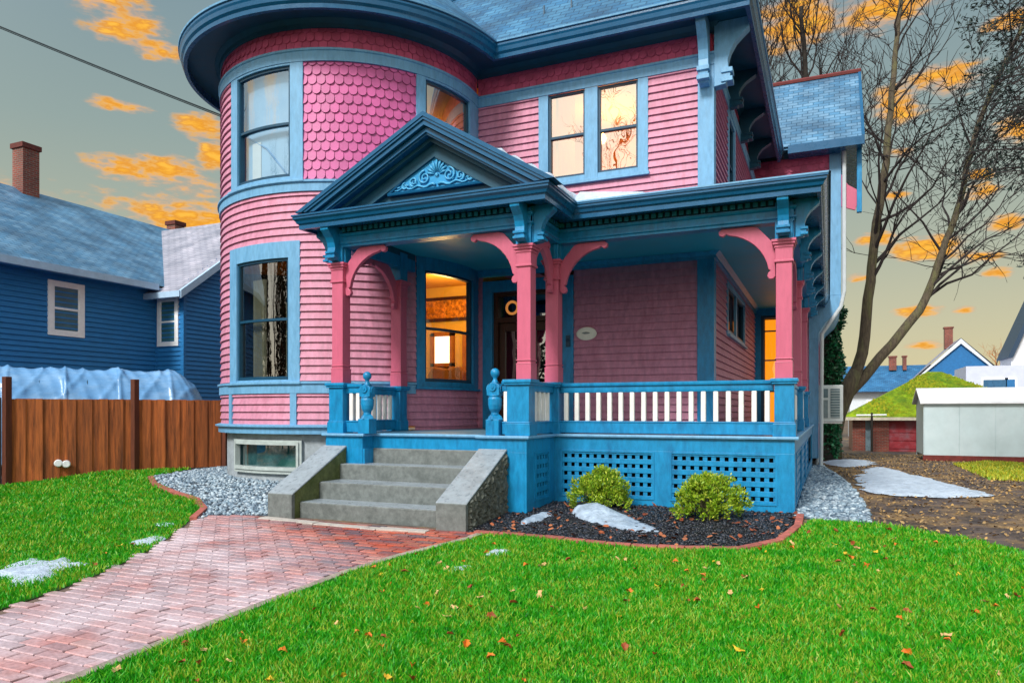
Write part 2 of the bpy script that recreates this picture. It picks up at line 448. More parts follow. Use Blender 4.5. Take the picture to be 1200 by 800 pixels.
# foundation of the tower with its basement window
mb = MB()
for s0, s1, z0, z1 in ((-200, -112, -.1, .95), (-112, -76, -.1, .30), (-112, -76, .78, .95), (-76, -30, -.1, .95)):
    mbox(mb, mt, s0, s1, z0, z1, -.35, -.09, 4)
obj('foundation', mb, M['found'], house)
M['palestone'] = mat('pale_basement_frame', '#a9b4b4', .6, .1, 8)
window(mt, -113, -75.5, .24, .84, -111.6, -76.6, .30, .80, None, glassmat('basement_glass', '#b5d5d5', .35), PD, 'palestone', False, cd=-.075, sm='palestone', dz=-.08)
mb = MB(); mbox(mb, mt, -114, -74, .2, .86, -.22, -.2, 4); obj('basement_blind', mb, mat('teal_basement_blind', '#4f9aa3', .6, .3, 3, dirt='#b5c7cd', dscale=3, damt=.8), house)
# --- tower windows
wA1 = window(mt, -113.8, -75.6, 1.873, 4.34, -107.9, -80.3, 1.91, 4.05, 2.98, G_dark, PD)
wA2 = window(mt, -112.5, -74.4, 5.40, 7.46, -107.4, -79.6, 5.47, 7.42, 6.42, G_sky, PD)
wB1 = window(mt, -31.1, JA-.4, 1.80, 4.17, -27.3, 2.6, 1.90, 3.94, 2.88, G_amber, PD, 'blue')
wB2 = window(mt, -31.1, JA-.4, 5.40, 7.46, -27.0, -.5, 5.50, 7.42, 6.45, G_warm, PD)
# --- flat front wall
for nm, rects in (('upper_front_clapboards', ((-6.5, -5.177, 4.9, 7.46), (-3.029, -2.14, 4.9, 7.46), (-5.177, -3.029, 4.9, 5.73))), ('porch_wall_clapboards', ((-4.46, -2.15, DK, 4.16),)), ('porch_wall_clapboards', ((-6.53, -6.38, DK, 4.16),))):
    mb = MB()
    for s0, s1, z0, z1 in rects: clap(mb, mw, s0, s1, z0, z1)
    obj(nm, mb, M['pink'], house, recalc=False)
mb = MB(); mbox(mb, mw, -5.177, -3.029, 5.73, 7.46, -.02, .05)
def pair_window():
    mb = MB()
    for a, b, z0, z1 in ((-5.177, -4.98, 5.73, 7.455), (-4.24, -3.986, 5.73, 7.455), (-3.22, -3.029, 5.73, 7.455)):
        mbox(mb, mw, a, b, z0, z1, -.02, .045)
    for a, b in ((-4.98, -4.24), (-3.986, -3.22)): mbox(mb, mw, a, b, 5.73, 5.83, -.02, .042)
    w = obj('window', mb, M['light'], house, bevel=.005)
    mb = MB(); mbox(mb, mw, -5.20, -3.0, 5.67, 5.73, -.02, .09); obj('sill', mb, M['light'], w, bevel=.006)
    for a, b in ((-4.98, -4.24), (-3.986, -3.22)):
        mb = MB(); z0, z1, meet = 5.83, 7.455, 6.63
        mbox(mb, mw, a, a+.04, z0, z1, -.09, .0); mbox(mb, mw, b-.04, b, z0, z1, -.09, .0)
        mbox(mb, mw, a+.04, b-.04, z0, z0+.05, -.09, -.003); mbox(mb, mw, a+.04, b-.04, z1-.04, z1, -.09, -.003); mbox(mb, mw, a+.04, b-.04, meet-.022, meet+.022, -.085, -.01)
        obj('sash', mb, M['sash'], w)
        mb = MB(); mb.quad(mw(a, z0, -.06), mw(b, z0, -.06), mw(b, meet, -.06), mw(a, meet, -.06)); mb.quad(mw(a, meet, -.035), mw(b, meet, -.035), mw(b, z1, -.035), mw(a, z1, -.035))
        obj('pane', mb, G_warm, w, recalc=False)
pair_window()
mb = MB(); mb.box(UW-.24, UW+.045, W-.045, W+.2, 4.9, 7.46); obj('corner_board', mb, M['light'], house, bevel=.008)
mb = MB(); mb.box(UW-.25, UW+.045, W-.045, W+.22, DK, 4.16); obj('corner_board', mb, M['blue'], house, bevel=.008)
# side wall
mb = MB()
clap(mb, ms, W+.2, 14.95, 2.9, 4.16); clap(mb, ms, 18.25, VB, 2.9, 4.16); clap(mb, ms, W+.2, VB, DK, 2.9); clap(mb, ms, 14.95, 18.25, 3.98, 4.16)
clap(mb, ms, W+.2, 15.1, 4.9, 7.46); clap(mb, ms, 16.3, VB, 4.9, 7.46); clap(mb, ms, 15.1, 16.3, 4.9, 5.6)
obj('side_clapboards', mb, M['pink'], house, recalc=False)
window(ms, 15.1, 16.3, 5.6, 7.46, 15.25, 16.15, 5.7, 7.35, 6.5, G_dark)
w = window(ms, 14.95, 18.25, 2.9, 3.98, 15.08, 18.12, 2.98, 3.88, None, G_dark, cm='light')
mb = MB(); mbox(mb, ms, 16.5, 16.7, 2.98, 3.88, -.02, .03); obj('mullion', mb, M['light'], w)
# back wall of the side porch with the glazed amber door
mb = MB(); mb.box(-1.9, -1.72, VB-.03, VB+.1, DK, 4.2); mb.box(-1.72, -.3, VB-.03, VB+.1, 3.98, 4.2)
obj('porch_end_trim', mb, M['blue'], house)
mb = MB(); clap(mb, lambda s, z, d: (s, VB-d, z), -.75, -.3, DK, 3.98); obj('porch_end_clapboards', mb, M['pink'], house, recalc=False)
def glazed_door():
    mb = MB()
    mb.box(-1.72, -1.64, VB-.02, VB+.05, DK, 3.98); mb.box(-.83, -.75, VB-.02, VB+.05, DK, 3.98); mb.box(-1.64, -.83, VB-.02, VB+.05, 3.9, 3.98)
    d = obj('side_door', mb, M['sash'], house)
    mb = MB()
    for z in (1.9, 2.75, 3.55): mb.box(-1.64, -.83, VB-.01, VB+.03, z-.02, z+.02)
    mb.box(-1.33, -1.28, VB-.012, VB+.032, 1.1, 3.2)
    obj('muntins', mb, M['sash'], d)
    mb = MB(); mb.quad((-1.64, VB, DK), (-.83, VB, DK), (-.83, VB, 3.9), (-1.64, VB, 3.9)); obj('pane', mb, G_amber, d, recalc=False)
    mb = MB(); mb.quad((-1.64, VB+.35, DK), (-.83, VB+.35, DK), (-.83, VB+.35, 3.9), (-1.64, VB+.35, 3.9)); obj('lit_interior', mb, emis('lit_amber_wall', '#ff9a10', 1.0), d, recalc=False)
glazed_door()
# --- front door
def front_door():
    mb = MB()
    for a, b in ((-6.38, -6.17), (-4.68, -4.46)): mbox(mb, mw, a, b, DK, 3.95, -.05, .06)
    mbox(mb, mw, -6.17, -4.68, 3.73, 3.95, -.05, .057)
    fr = obj('door_frame', mb, M['blue'], house, bevel=.006)
    mb = MB()
    mbox(mb, mw, -6.17, -6.08, DK, 3.73, -.2, -.02); mbox(mb, mw, -4.77, -4.68, DK, 3.73, -.2, -.02)
    mbox(mb, mw, -6.08, -4.77, 3.66, 3.73, -.2, -.02); mbox(mb, mw, -6.08, -4.77, 3.12, 3.22, -.2, -.02)
    obj('jamb', mb, M['wood'], fr)
    mb = MB(); mbox(mb, mw, -6.08, -4.77, 3.22, 3.66, -.12, -.11); obj('transom_pane', mb, glassmat('dark_transom', '#302018', .2), fr)
    for a, b in ((-6.08, -5.43), (-5.42, -4.77)):
        mb = MB()
        mbox(mb, mw, a, a+.13, DK, 3.12, -.15, -.1); mbox(mb, mw, b-.13, b, DK, 3.12, -.15, -.1)
        mbox(mb, mw, a+.13, b-.13, DK, 1.75, -.15, -.105); mbox(mb, mw, a+.13, b-.13, 2.95, 3.12, -.15, -.105)
        mbox(mb, mw, a+.17, b-.17, 1.15, 1.62, -.105, -.09)
        d = obj('door', mb, M['wood'], house, bevel=.008)
        mb = MB(); mbox(mb, mw, a+.13, b-.13, 1.75, 2.95, -.14, -.13); obj('glass_panel', mb, G_dark, d)
        mb = MB()
        for k in range(8):
            x = a+.15+(b-a-.30)*k/7; mbox(mb, mw, x-.022, x+.022, 1.8, 2.92, -.2-.01*(k % 2), -.185)
        obj('curtain', mb, mat('cream_door_curtain', '#a48a78', .8, .1), d)
    mb = MB(); mb.tube([(-5.50, W+.06, 2.05), (-5.50, W+.02, 2.05)], .03, 10); mb.lathe([(0.0, -.035), (.03, -.02), (.036, 0), (.03, .02), (0, .035)], (-5.50, W+.0, 2.05), 12); obj('handle', mb, mat('brass', '#b8893a', .3, .1, metal=1), fr, smooth=True)
    mb = MB()   # self-emitting amber ring in the transom
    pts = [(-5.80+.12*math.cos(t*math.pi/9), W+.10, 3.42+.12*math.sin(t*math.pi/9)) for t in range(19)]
    mb.tube(pts, .026, 6); obj('amber_ring', mb, emis('emissive_amber', '#e8964a', .45), fr)
    mb = MB(); mbox(mb, mw, -6.2, -4.66, DK-.02, 3.75, -1.2, -1.18); obj('hall_backdrop', mb, mat('dark_hall', '#2a1c16', .8), fr)
    mb = MB(); mbox(mb, mw, -4.60, -4.52, 2.58, 2.80, .06, .085); mb.lathe([(0, -.02), (.028, -.01), (.03, .01), (.01, .03)], (-4.56, W-.1, 2.70), 10); obj('mail_hook', mb, M['sash'], fr)
front_door()
# --- rooms behind the windows
def rooms():
    warm = mat('warm_wallpaper', '#d8ae4c', .8, .05, 3); warmc = mat('warm_ceiling', '#d89a3c', .8, .05, 3); flo = mat('room_floor', '#6b4428', .5, .2, 3)
    disc = [(TC[0]+(TR-.1)*math.cos(R(a)), TC[1]+(TR-.1)*math.sin(R(a))) for a in range(-196, 9, 6)]
    plan = disc+[(-6.58, 13.3), (-6.58, 15.2), (-9.22, 15.2), (-9.22, 14.4), (-11.4, 14.4)]
    for z, m_ in ((1.06, flo), (4.32, warmc), (4.75, flo), (7.95, warmc)):
        mb = MB(); mb.poly([(x, y, z) for x, y in plan]); obj('room_floor' if z in (1.06, 4.75) else 'room_ceiling', mb, m_, house, recalc=False)
    for z0, z1, m_ in ((1.06, 4.32, warm), (4.75, 7.95, mat('pale_wall', '#b08d68', .8))):
        mb = MB(); mb.box(-9.2, -6.6, 15.2, 15.25, z0, z1); mb.box(-6.6, -6.56, 13.35, 15.25, z0, z1); mb.box(-9.25, -9.2, 15.0, 15.25, z0, z1); mb.box(-11.4, -9.25, 14.4, 14.45, z0, z1); mb.box(-9.25, -9.2, 14.4, 15.25, z0, z1)
        obj('room_wall', mb, m_, house)
    mb = MB(); mb.box(-9.19, -6.6, 15.12, 15.19, 4.0, 4.07); mb.box(-9.19, -6.6, 15.12, 15.19, 3.50, 3.57); obj('picture_rail', mb, M['wood'], house)
    mb = MB(); mb.box(-9.19, -6.6, 15.17, 15.19, 3.57, 4.0); obj('wallpaper_border', mb, mat('patterned_border', '#c07a20', .8, .5, 14, dirt='#6a3a10', dscale=9, damt=.9), house)
    mb = MB(); mb.box(-8.66, -8.24, 15.14, 15.18, 2.5, 3.14); obj('bright_far_window', mb, emis('daylit_far_window', '#fff6e4', 1.6), house)
    mb = MB()
    for a, b in ((-8.76, -8.66), (-8.24, -8.14), (-9.08, -8.98), (-7.9, -7.8), (-7.4, -7.3)): mb.box(a, b, 15.1, 15.19, 1.9, 3.22)
    mb.box(-8.76, -8.14, 15.1, 15.19, 3.14, 3.24); mb.box(-8.76, -8.14, 15.1, 15.19, 2.42, 2.5); obj('far_window_frame', mb, mat('amber_woodwork', '#a86a28', .5), house)
    # first-floor front room behind the pair window
    mb = MB(); mb.box(-6.5, -2, 17, 17.05, 4.75, 7.95); mb.box(-6.5, -6.45, 13.3, 17, 4.75, 7.95); mb.box(-2.05, -2.0, 13.3, 17, 4.75, 7.95); mb.box(-4.9, -4.84, 13.3, 14.3, 4.75, 7.95)
    obj('room_wall', mb, mat('orange_wall', '#e09038', .8), house)
    mb = MB(); mb.box(-6.5, -2, 13.25, 17, 7.95, 7.98); obj('room_ceiling', mb, warmc, house)
    mb = MB(); mb.box(-6.5, -2, 13.25, 17, 4.72, 4.75); obj('room_floor', mb, flo, house)
    mb = MB(); mb.lathe([(.12, 0), (.16, .1), (.1, .2)], (-4.7, 15.6, 7.35), 14); obj('ceiling_lamp', mb, emis('lit_lamp_shade', '#ffe0a0', 4), house)
    for i, (p, e, c, r) in enumerate((((-7.6, 13.6, 3.7), 105, (1, .68, .25), .25), ((-4.4, 15.4, 7.4), 130, (1, .6, .22), .25), ((-8.4, 14.2, 7.2), 30, (1, .6, .25), .2))):
        l = bpy.data.lights.new('room_lamp', 'POINT'); l.energy = e; l.color = c; l.shadow_soft_size = r
        lo = bpy.data.objects.new('room_lamp', l); col.objects.link(lo); lo.location = p
rooms()
def drape():
    # cream curtain just inside the lower tower window
    mb = MB(); n = 14
    for a0, a1 in ((-103.5, -95.5), (-84.5, -81.5)):
        prev = None
        for k in range(n+1):
            s = a0+(a1-a0)*k/n; d = -.18-.025*math.sin(k*1.9)
            q = (mt(s, 1.95, d), mt(s, 3.75 if a0 < -90 else 3.3, d))
            if prev: mb.quad(prev[0], q[0], q[1], prev[1])
            prev = q
    obj('drape', mb, mat('cream_drape', '#d8c8a0', .85, .08, 6), wA1, recalc=False)
    mb = MB(); mb.quad((-11.75, 11.75, 1.07), (-9.5, 13.45, 1.07), (-9.5, 13.45, 4.3), (-11.75, 11.75, 4.3)); obj('darkening_screen', mb, mat('dark_screen_backing', '#1a161e', .85, .3, 2, dirt='#4a3018', dscale=2.2, damt=.8), wA1)  # added screen, its near-black colour standing in for the room's shade
drape()
mb = MB(); mbox(mb, mt, -108.2, -79, 5.44, 7.44, -.20, -.17, 3); obj('sky_reflection_panel', mb, mat('painted_sky_reflection', '#a9d0ea', .6, .05, 2, dirt='#7fb3d8', dscale=.8, damt=.6), wA2)  # panel behind the pane, painted as the blue sky reflection
mb = MB(); mbox(mb, mt, -103, -97.5, 5.6, 6.25, -.165, -.15, 3); obj('reflection_patch', mb, mat('painted_reflection_white', '#f2f2ec', .6, .03), wA2)  # white shape of the painted reflection
mb = MB(); mb.tube([mt(-107, 6.42, -.15), mt(-94, 6.1, -.15), mt(-83, 5.55, -.15)], .018, 5); obj('reflection_line', mb, mat('painted_reflection_blue', '#3c8cc0', .6), wA2)  # diagonal line of the painted sky reflection
ch = thing('armchair', 'brown upholstered armchair seen inside through the lit porch window', 'armchair', (-7.85, 14.2, 1.07))
cm_ = mat('brown_upholstery', '#8a5a28', .8, .15, 6)
mb = MB(); mb.extr([(-.42, 1.5), (-.46, 2.2), (-.34, 2.36), (0, 2.30), (.34, 2.36), (.46, 2.2), (.42, 1.5)], lambda a, b, t: (-7.85+a, t, b), 14.2, 14.34); obj('backrest', mb, cm_, ch, bevel=.03)
mb = MB(); mb.box(-8.25, -7.45, 14.34, 14.95, 1.35, 1.6); obj('seat', mb, cm_, ch, bevel=.03)
for s in (-1, 1):
    mb = MB(); mb.box(-7.85+s*.46-.07, -7.85+s*.46+.07, 14.25, 14.95, 1.35, 1.82); obj('arm', mb, cm_, ch, bevel=.03)
    for y in (14.28, 14.88): mb = MB(); mb.tube([(-7.85+s*.4, y, 1.07), (-7.85+s*.38, y, 1.36)], .03, 6); obj('leg', mb, M['wood'], ch)
# --- eaves
EP = arc(-200, -5.1, TR+.74)+[(-5.77+.0, W-.74), (UW+.74, W-.74), (UW+.74, 20.6)]
EP = arc(-200, -6.5, TR+.74)+[(-5.77, W-.74), (UW+.74, W-.74), (UW+.74, 20.62)]
mb = MB(); mb.sweep(EP, [(-.76, 8.17), (-.10, 8.17), (-.10, 8.22), (-.76, 8.22)]); obj('soffit', mb, M['dark'], house)
mb = MB(); mb.sweep(EP, [(-.11, 8.02), (-.04, 8.02), (-.035, 8.09), (.0, 8.13), (.012, 8.20), (.03, 8.235), (.03, 8.27), (.0, 8.285), (-.06, 8.29), (-.11, 8.26)]); obj('gutter', mb, M['gutter'], house, smooth=False)
mb = MB(); mb.sweep(EP, [(-.05, 8.286), (.05, 8.295), (.055, 8.325), (-.12, 8.345)]); obj('drip_edge', mb, M['light'], house)
mb = MB(); mb.sweep(HP, [(0, 8.03), (.05, 8.05), (.07, 8.1), (.14, 8.168), (0, 8.168)]); obj('bed_moulding', mb, M['dark'], house)
# --- roofs
apex = (TC[0], TC[1], 11.8)
mb = MB(); n = 60; rr = TR+.76
rows = 8
for k in range(n):
    a0 = R(360*k/n); a1 = R(360*(k+1)/n)
    for i in range(rows):
        t0 = i/rows; t1 = (i+1)/rows
        f_ = lambda a, t: (TC[0]+rr*(1-t)*math.cos(a), TC[1]+rr*(1-t)*math.sin(a), 8.33+(11.8-8.33)*t)
        mb.quad(f_(a0, t0), f_(a1, t0), f_(a1, min(t1, .999)), f_(a0, min(t1, .999)))
o = obj('tower_roof', mb, M['slate'], house, recalc=False); boxuv(o)
x0, x1, y0, y1 = -9.9, UW+.76, W-.76, 24.; zc = 8.335; sl = 1.1; hw = (x1-x0)/2; zt = zc+hw*sl; xm = (x0+x1)/2
mb = MB(); mb.poly([(x0, y0, zc), (x1, y0, zc), (xm, y0+hw, zt)]); mb.poly([(x1, y0, zc), (x1, y1, zc), (xm, y1, zt), (xm, y0+hw, zt)])
mb.poly([(x0, y1, zc), (x0, y0, zc), (xm, y0+hw, zt), (xm, y1, zt)]); mb.poly([(x1, y1, zc), (x0, y1, zc), (xm, y1, zt)])
o = obj('main_roof', mb, M['slate'], house, recalc=False); boxuv(o)
mb = MB()
for a, b in (((x0, y0, zc), (xm, y0+hw, zt)), ((x1, y0, zc), (xm, y0+hw, zt)), ((xm, y0+hw, zt), (xm, y1, zt))): mb.tube([Vector(a)+Vector((0, 0, .02)), Vector(b)+Vector((0, 0, .02))], .06, 6)
obj('ridge_cap', mb, M['gutter'], house)
for k in range(7):
    x = -5.0+k*.55; mb = MB(); mb.box(x-.012, x+.012, y0+.55, y0+.58, zc+.58, zc+.78); obj('snow_guard', mb, M['sash'], house)
# body of the house (left and back walls, unseen from the street but solid)
mb = MB(); mb.box(-9.3, -9.2, 15.3, 26, 0, 8.2); mb.box(-9.2, -1.9, 25.9, 26, 0, 8.2)
obj('rear_wall', mb, M['pink'], house)
# --- rear wing
mw2 = lambda s, z, d: (s, VB-d, z)
mb = MB(); clap(mb, mw2, -1.9, .03, 4.5, 7.66); obj('wing_clapboards', mb, M['pink'], house, recalc=False)
mb = MB(); scal(mb, mw2, -1.9, .03, 7.66, 8.18, .15, .15, 1); mb.box(-1.9, .03, VB, VB+.02, 7.6, 8.2); obj('wing_frieze', mb, M['frieze'], house)
mb = MB(); clap(mb, lambda s, z, d: (.25+d, s, z), VB, 25, 4.5, 8.2); clap(mb, lambda s, z, d: (-.3+d, s, z), VB, 25, .3, 3.5); obj('wing_side_clapboards', mb, M['pink'], house, recalc=False)
mb = MB(); mb.box(-.0, .29, VB-.05, VB+.2, 4.42, 8.2); obj('wing_corner_board', mb, M['light'], house, bevel=.01)
mb = MB(); mb.extr([(.29, 4.42), (.27, 4.2), (.15, 3.95), (-.1, 3.7), (-.26, 3.45), (-.26, 3.3), (-.5, 3.3), (-.5, 4.42)], lambda a, b, t: (a, t, b), VB-.05, 25); obj('wing_cove', mb, M['light'], house, smooth=False)
mb = MB(); mb.box(-.5, -.26, VB-.045, VB+.2, .1, 3.3); obj('wing_corner_board', mb, M['light'], house, bevel=.01)
mb = MB(); mb.box(-1.9, -.3, VB+.5, VB+.55, 0, 8.1); obj('wing_inner_wall', mb, M['wood'], house)
mb = MB(); mb.box(-.33, -.29, VB+.1, 25, -.5, .3); obj('wing_foundation', mb, M['found'], house)
zr_ = 11.08; ye = 20.5; yr = 23.0; xr = .78
mb = MB(); mb.poly([(-3.5, ye, 8.36), (xr, ye, 8.36), (xr, yr, zr_), (-3.5, yr, zr_)]); mb.poly([(xr, 25.5, 8.36), (-3.5, 25.5, 8.36), (-3.5, yr, zr_), (xr, yr, zr_)])
mb.poly([(-3.5, ye, 8.28), (xr, ye, 8.28), (xr, yr, zr_-.08), (-3.5, yr, zr_-.08)])
o = obj('wing_roof', mb, M['slate2'], house, recalc=False); boxuv(o)
mb = MB(); mb.box(-1.0, xr+.03, ye-.06, ye+.04, 8.16, 8.375); mb.box(-1.0, xr, ye, 25.4, 8.17, 8.2)
for s in (-1, 1):
    e = yr+s*(yr-ye); mb.add([(xr-.02, e, 8.16), (xr+.05, e, 8.16), (xr+.05, yr, zr_-.12), (xr-.02, yr, zr_-.12), (xr-.02, e, 8.42), (xr+.05, e, 8.42), (xr+.05, yr, zr_+.04), (xr-.02, yr, zr_+.04)], [(0,1,2,3),(4,5,6,7),(0,1,5,4),(1,2,6,5),(2,3,7,6),(3,0,4,7)])
obj('wing_eave', mb, M['gutter'], house)
mb = MB(); mb.tube([(-3.4, yr, zr_+.03), (xr+.05, yr, zr_+.03)], .07, 6); obj('wing_ridge_cap', mb, mat('rust_red_ridge', '#6a2a28', .6), house)
mb = MB(); mb.box(.66, .78, VB-.1, VB+.05, 6.55, 8.2); obj('gable_drop', mb, M['blue'], house, bevel=.01)
mb = MB(); mb.extr([(.29, 6.75), (.62, 6.62), (.66, 6.75), (.66, 7.15), (.45, 7.3), (.29, 7.6)], lambda a, b, t: (a, t, b), VB-.06, VB+.02); obj('gable_panel', mb, M['post'], house)
# ------------------------------------------------------------------ porch (parts of the house)
PF, PM = 9.098, 10.207
EN = [(-7.04, 11.25), (-7.04, PF), (-3.71, PF), (-3.71, PM), (-.43, PM), (-.43, VB-.04)]
mb = MB(); mb.sweep(EN, [(-.2, 3.86), (.01, 3.86), (.01, 3.89), (.035, 3.905), (.035, 3.925), (0, 3.935), (0, 4.01), (.02, 4.02), (.035, 4.045), (.035, 4.06), (-.2, 4.06)]); obj('porch_beam', mb, M['blue'], house)
mb = MB(); mb.sweep(EN, [(-.2, 4.06), (-.02, 4.06), (-.02, 4.19), (-.2, 4.19)])
def along(path, step, cb, off=0):
    for a, b in zip(path, path[1:]):
        a = Vector(a); b = Vector(b); L_ = (b-a).length; d = (b-a)/L_; n = Vector((d.y, -d.x)); k = off
        while k < L_-off: cb(a+d*k, d, n); k += step
def dent(p, d, n):
    w = .03
    q = [p-d*w+n*-.03, p+d*w+n*-.03, p+d*w+n*.03, p-d*w+n*.03]
    mb.add([(v.x, v.y, 4.085) for v in q]+[(v.x, v.y, 4.145) for v in q], [(0,3,2,1),(4,5,6,7),(0,1,5,4),(1,2,6,5),(2,3,7,6),(3,0,4,7)], 1)
along(EN[:-1]+[(-.43, 14)], .098, dent, .06); obj('dentil_frieze', mb, [M['dark'], mat('teal_dentil_paint', '#1f86a5', .5, .1)], house)
mb = MB(); mb.sweep(EN, [(-.1, 4.185), (.0, 4.165), (.06, 4.165), (.06, 4.15), (.29, 4.15), (.29, 4.11), (.335, 4.11), (.335, 4.17), (.345, 4.185), (.36, 4.19), (.375, 4.225), (.405, 4.255), (.405, 4.285), (.42, 4.29), (.42, 4.315), (-.1, 4.34)]); obj('porch_cornice', mb, M['gutter'], house)
mb = MB(); mb.sweep(EN[2:], [(.33, 4.342), (.425, 4.318), (.425, 4.338), (.33, 4.358)]); obj('roof_drip_edge', mb, M['light'], house)
# ceilings
mb = MB(); mb.poly([(-7.0, PF+.05, 4.17), (-3.75, PF+.05, 4.17), (-3.75, W, 4.17), (-7.0, W, 4.17)]); mb.poly([(-3.75, PM+.05, 4.17), (-.47, PM+.05, 4.17), (-.47, VB, 4.17), (-1.88, VB, 4.17), (-1.88, W, 4.17), (-3.75, W, 4.17)])
obj('porch_ceiling', mb, M['ceil'], house, recalc=False)
mb = MB(); mb.sweep([(-6.54, W), (UW+.02, W), (UW+.02, VB)], [(0, 4.04), (.05, 4.05), (.055, 4.1), (.13, 4.165), (0, 4.165)]); obj('ceiling_moulding', mb, M['blue'], house)
# roofs of the porch
mb = MB(); mb.poly([(-3.6, PM-.42, 4.33), (.02, PM-.42, 4.33), (UW, W, 5.0), (-3.6, W, 5.0)]); mb.poly([(.02, PM-.42, 4.33), (.02, VB, 4.33), (UW, VB, 5.0), (UW, W, 5.0)])
o = obj('porch_roof', mb, M['slate'], house, recalc=False); boxuv(o)
PC, PZ, ZB = -5.15, 5.45, 4.33; HL, HR = PC-2.13, PC+1.86
mb = MB()
mb.poly([(HL, PF-.40, ZB), (PC, PF-.40, PZ), (PC, W, PZ), (HL, W, ZB)]); mb.poly([(PC, PF-.40, PZ), (HR, PF-.40, ZB), (HR, W, ZB), (PC, W, PZ)])
o = obj('portico_roof', mb, M['slate'], house, recalc=False); boxuv(o)
# pediment
def rake(mb, off, th, y0, y1, mi=0, cut=ZB+.005):
    """raking band: off below the roof line, th thick, both slopes"""
    for E_, sg in ((HL, -1), (HR, 1)):
        L_ = abs(E_-PC); H = PZ-ZB; ln = math.hypot(L_, H); c = L_/ln; dv = ln/L_
        top = lambda x, o_: PZ-abs(x-PC)*H/L_-o_*dv
        xe = lambda o_: PC+sg*(PZ-o_*dv-cut)*L_/H
        p = [(PC, PZ-off*dv), (xe(off), cut), (xe(off+th), cut), (PC, PZ-(off+th)*dv)]
        mb.extr(p, lambda a, b, t: (a, t, b), y0, y1, mi)
mb = MB(); rake(mb, -.045, .055, PF-.44, PF-.1); rake(mb, .01, .035, PF-.425, PF-.1); rake(mb, .045, .06, PF-.40, PF-.1); rake(mb, .115, .06, PF-.34, PF-.08); rake(mb, .175, .025, PF-.31, PF-.08)
obj('raking_cornice', mb, M['gutter'], house)
mb = MB(); rake(mb, .20, .05, PF-.2, PF-.0); rake(mb, .25, .16, PF-.10, PF-.0)
mb.extr([(HL+.3, ZB+.005), (HR-.3, ZB+.005), (PC, PZ-.35)], lambda a, b, t: (a, t, b), PF-.02, PF+.03); obj('tympanum_recess', mb, M['dark'], house)
A, B_, C_ = (-5.95, 4.53), (-4.33, 4.53), (-5.13, 5.13)
mb = MB(); mb.extr([A, B_, C_], lambda a, b, t: (a, t, b), PF-.06, PF-.02)
f = obj('tympanum_panel', mb, mat('tympanum_blue_paint', '#2a93cb', .4, .08, 8), house)
mb = MB()
for a, b in ((A, B_), (B_, C_), (C_, A)): mb.tube([(a[0], PF-.075, a[1]), (b[0], PF-.075, b[1])], .024, 6)
obj('panel_moulding', mb, M['gutter'], f)
mb = MB(); cx_, cz_ = -5.13, 4.73
for k in range(9):
    a = math.pi*(.08+.84*k/8); r1 = .15+.06*math.sin(a)
    mb.tube([(cx_+.05*math.cos(a), PF-.07, cz_+.05*math.sin(a)), (cx_+r1*.7*math.cos(a), PF-.085, cz_+r1*.7*math.sin(a)), (cx_+r1*math.cos(a), PF-.07, cz_+r1*math.sin(a))], [.008, .018, .012], 6)
def spiral(x, z, r, tn, sg, ph=0, w=.016):
    pts = []
    for k in range(26):
        t = k/25; a = ph+sg*t*tn*2*math.pi; rr_ = r*(1-.85*t)
        pts.append((x+rr_*math.cos(a), PF-.08, z+rr_*math.sin(a)))
    mb.tube(pts, [w*(1-.4*k/25) for k in range(26)], 6)
for sg in (-1, 1):
    spiral(cx_+sg*.20, 4.71, .10, 1.6, -sg, math.pi/2); spiral(cx_+sg*.38, 4.67, .07, 1.5, sg, -math.pi/2); spiral(cx_+sg*.53, 4.62, .05, 1.4, -sg, math.pi/2, .013)
    pts = [(cx_+sg*(.02+.68*t/14), PF-.075, 4.59+.02*math.sin(t*1.3)) for t in range(15)]; mb.tube(pts, [.02-.0008*t for t in range(15)], 6)
    for k in range(6):
        a = .5+k*.35; mb.tube([(cx_+sg*(.26+.07*k), PF-.07, 4.62), (cx_+sg*(.28+.075*k), PF-.085, 4.71-.02*k)], [.014, .009], 5)
mb.lathe([(0, -.03), (.035, 0), (0, .03)], (cx_, PF-.075, cz_), 10)
obj('scroll_ornament', mb, mat('carved_ornament_paint', '#4aa6d6', .4, .08, 9), f, smooth=True)
# snow lying on the portico slope and in the valley
# --- posts
PST = [(-7.04, PF), (-3.93, PF), (-3.94, PM), (-.66, PM), (-7.04, 10.74), (-.66, 13.6), (-.66, 17.2)]
base_post = None
for (x, y) in PST:
    if base_post is None:
        mb = MB(); mb.box(x+.01, x+.21, y+.01, y+.21, 1.79, 3.6); mb.box(x, x+.22, y, y+.22, 1.79, 2.0); mb.box(x-.004, x+.224, y-.004, y+.224, 1.995, 2.012); mb.box(x-.004, x+.224, y-.004, y+.224, 2.045, 2.06)
        mb.box(x, x+.22, y, y+.22, 3.34, 3.53)
        base_post = obj('porch_post', mb, M['post'], house, bevel=.008, loc=(x+.11, y+.11, 1.79))
        mb = MB(); mb.box(x-.012, x+.232, y-.012, y+.232, 3.33, 3.36); col0 = obj('post_collar', mb, M['post'], base_post, bevel=.006)
        mb = MB(); mb.box(x-.01, x+.23, y-.01, y+.23, 3.52, 3.56); mb.box(x-.03, x+.25, y-.03, y+.25, 3.56, 3.595); mb.box(x-.045, x+.265, y-.045, y+.265, 3.595, 3.63)
        cap0 = obj('post_cap', mb, M['post'], base_post, bevel=.006)
    else:
        p = inst(base_post, house, (x+.11, y+.11, 1.79)); q = cap0.copy(); col.objects.link(q); q.parent = p; q = col0.copy(); col.objects.link(q); q.parent = p
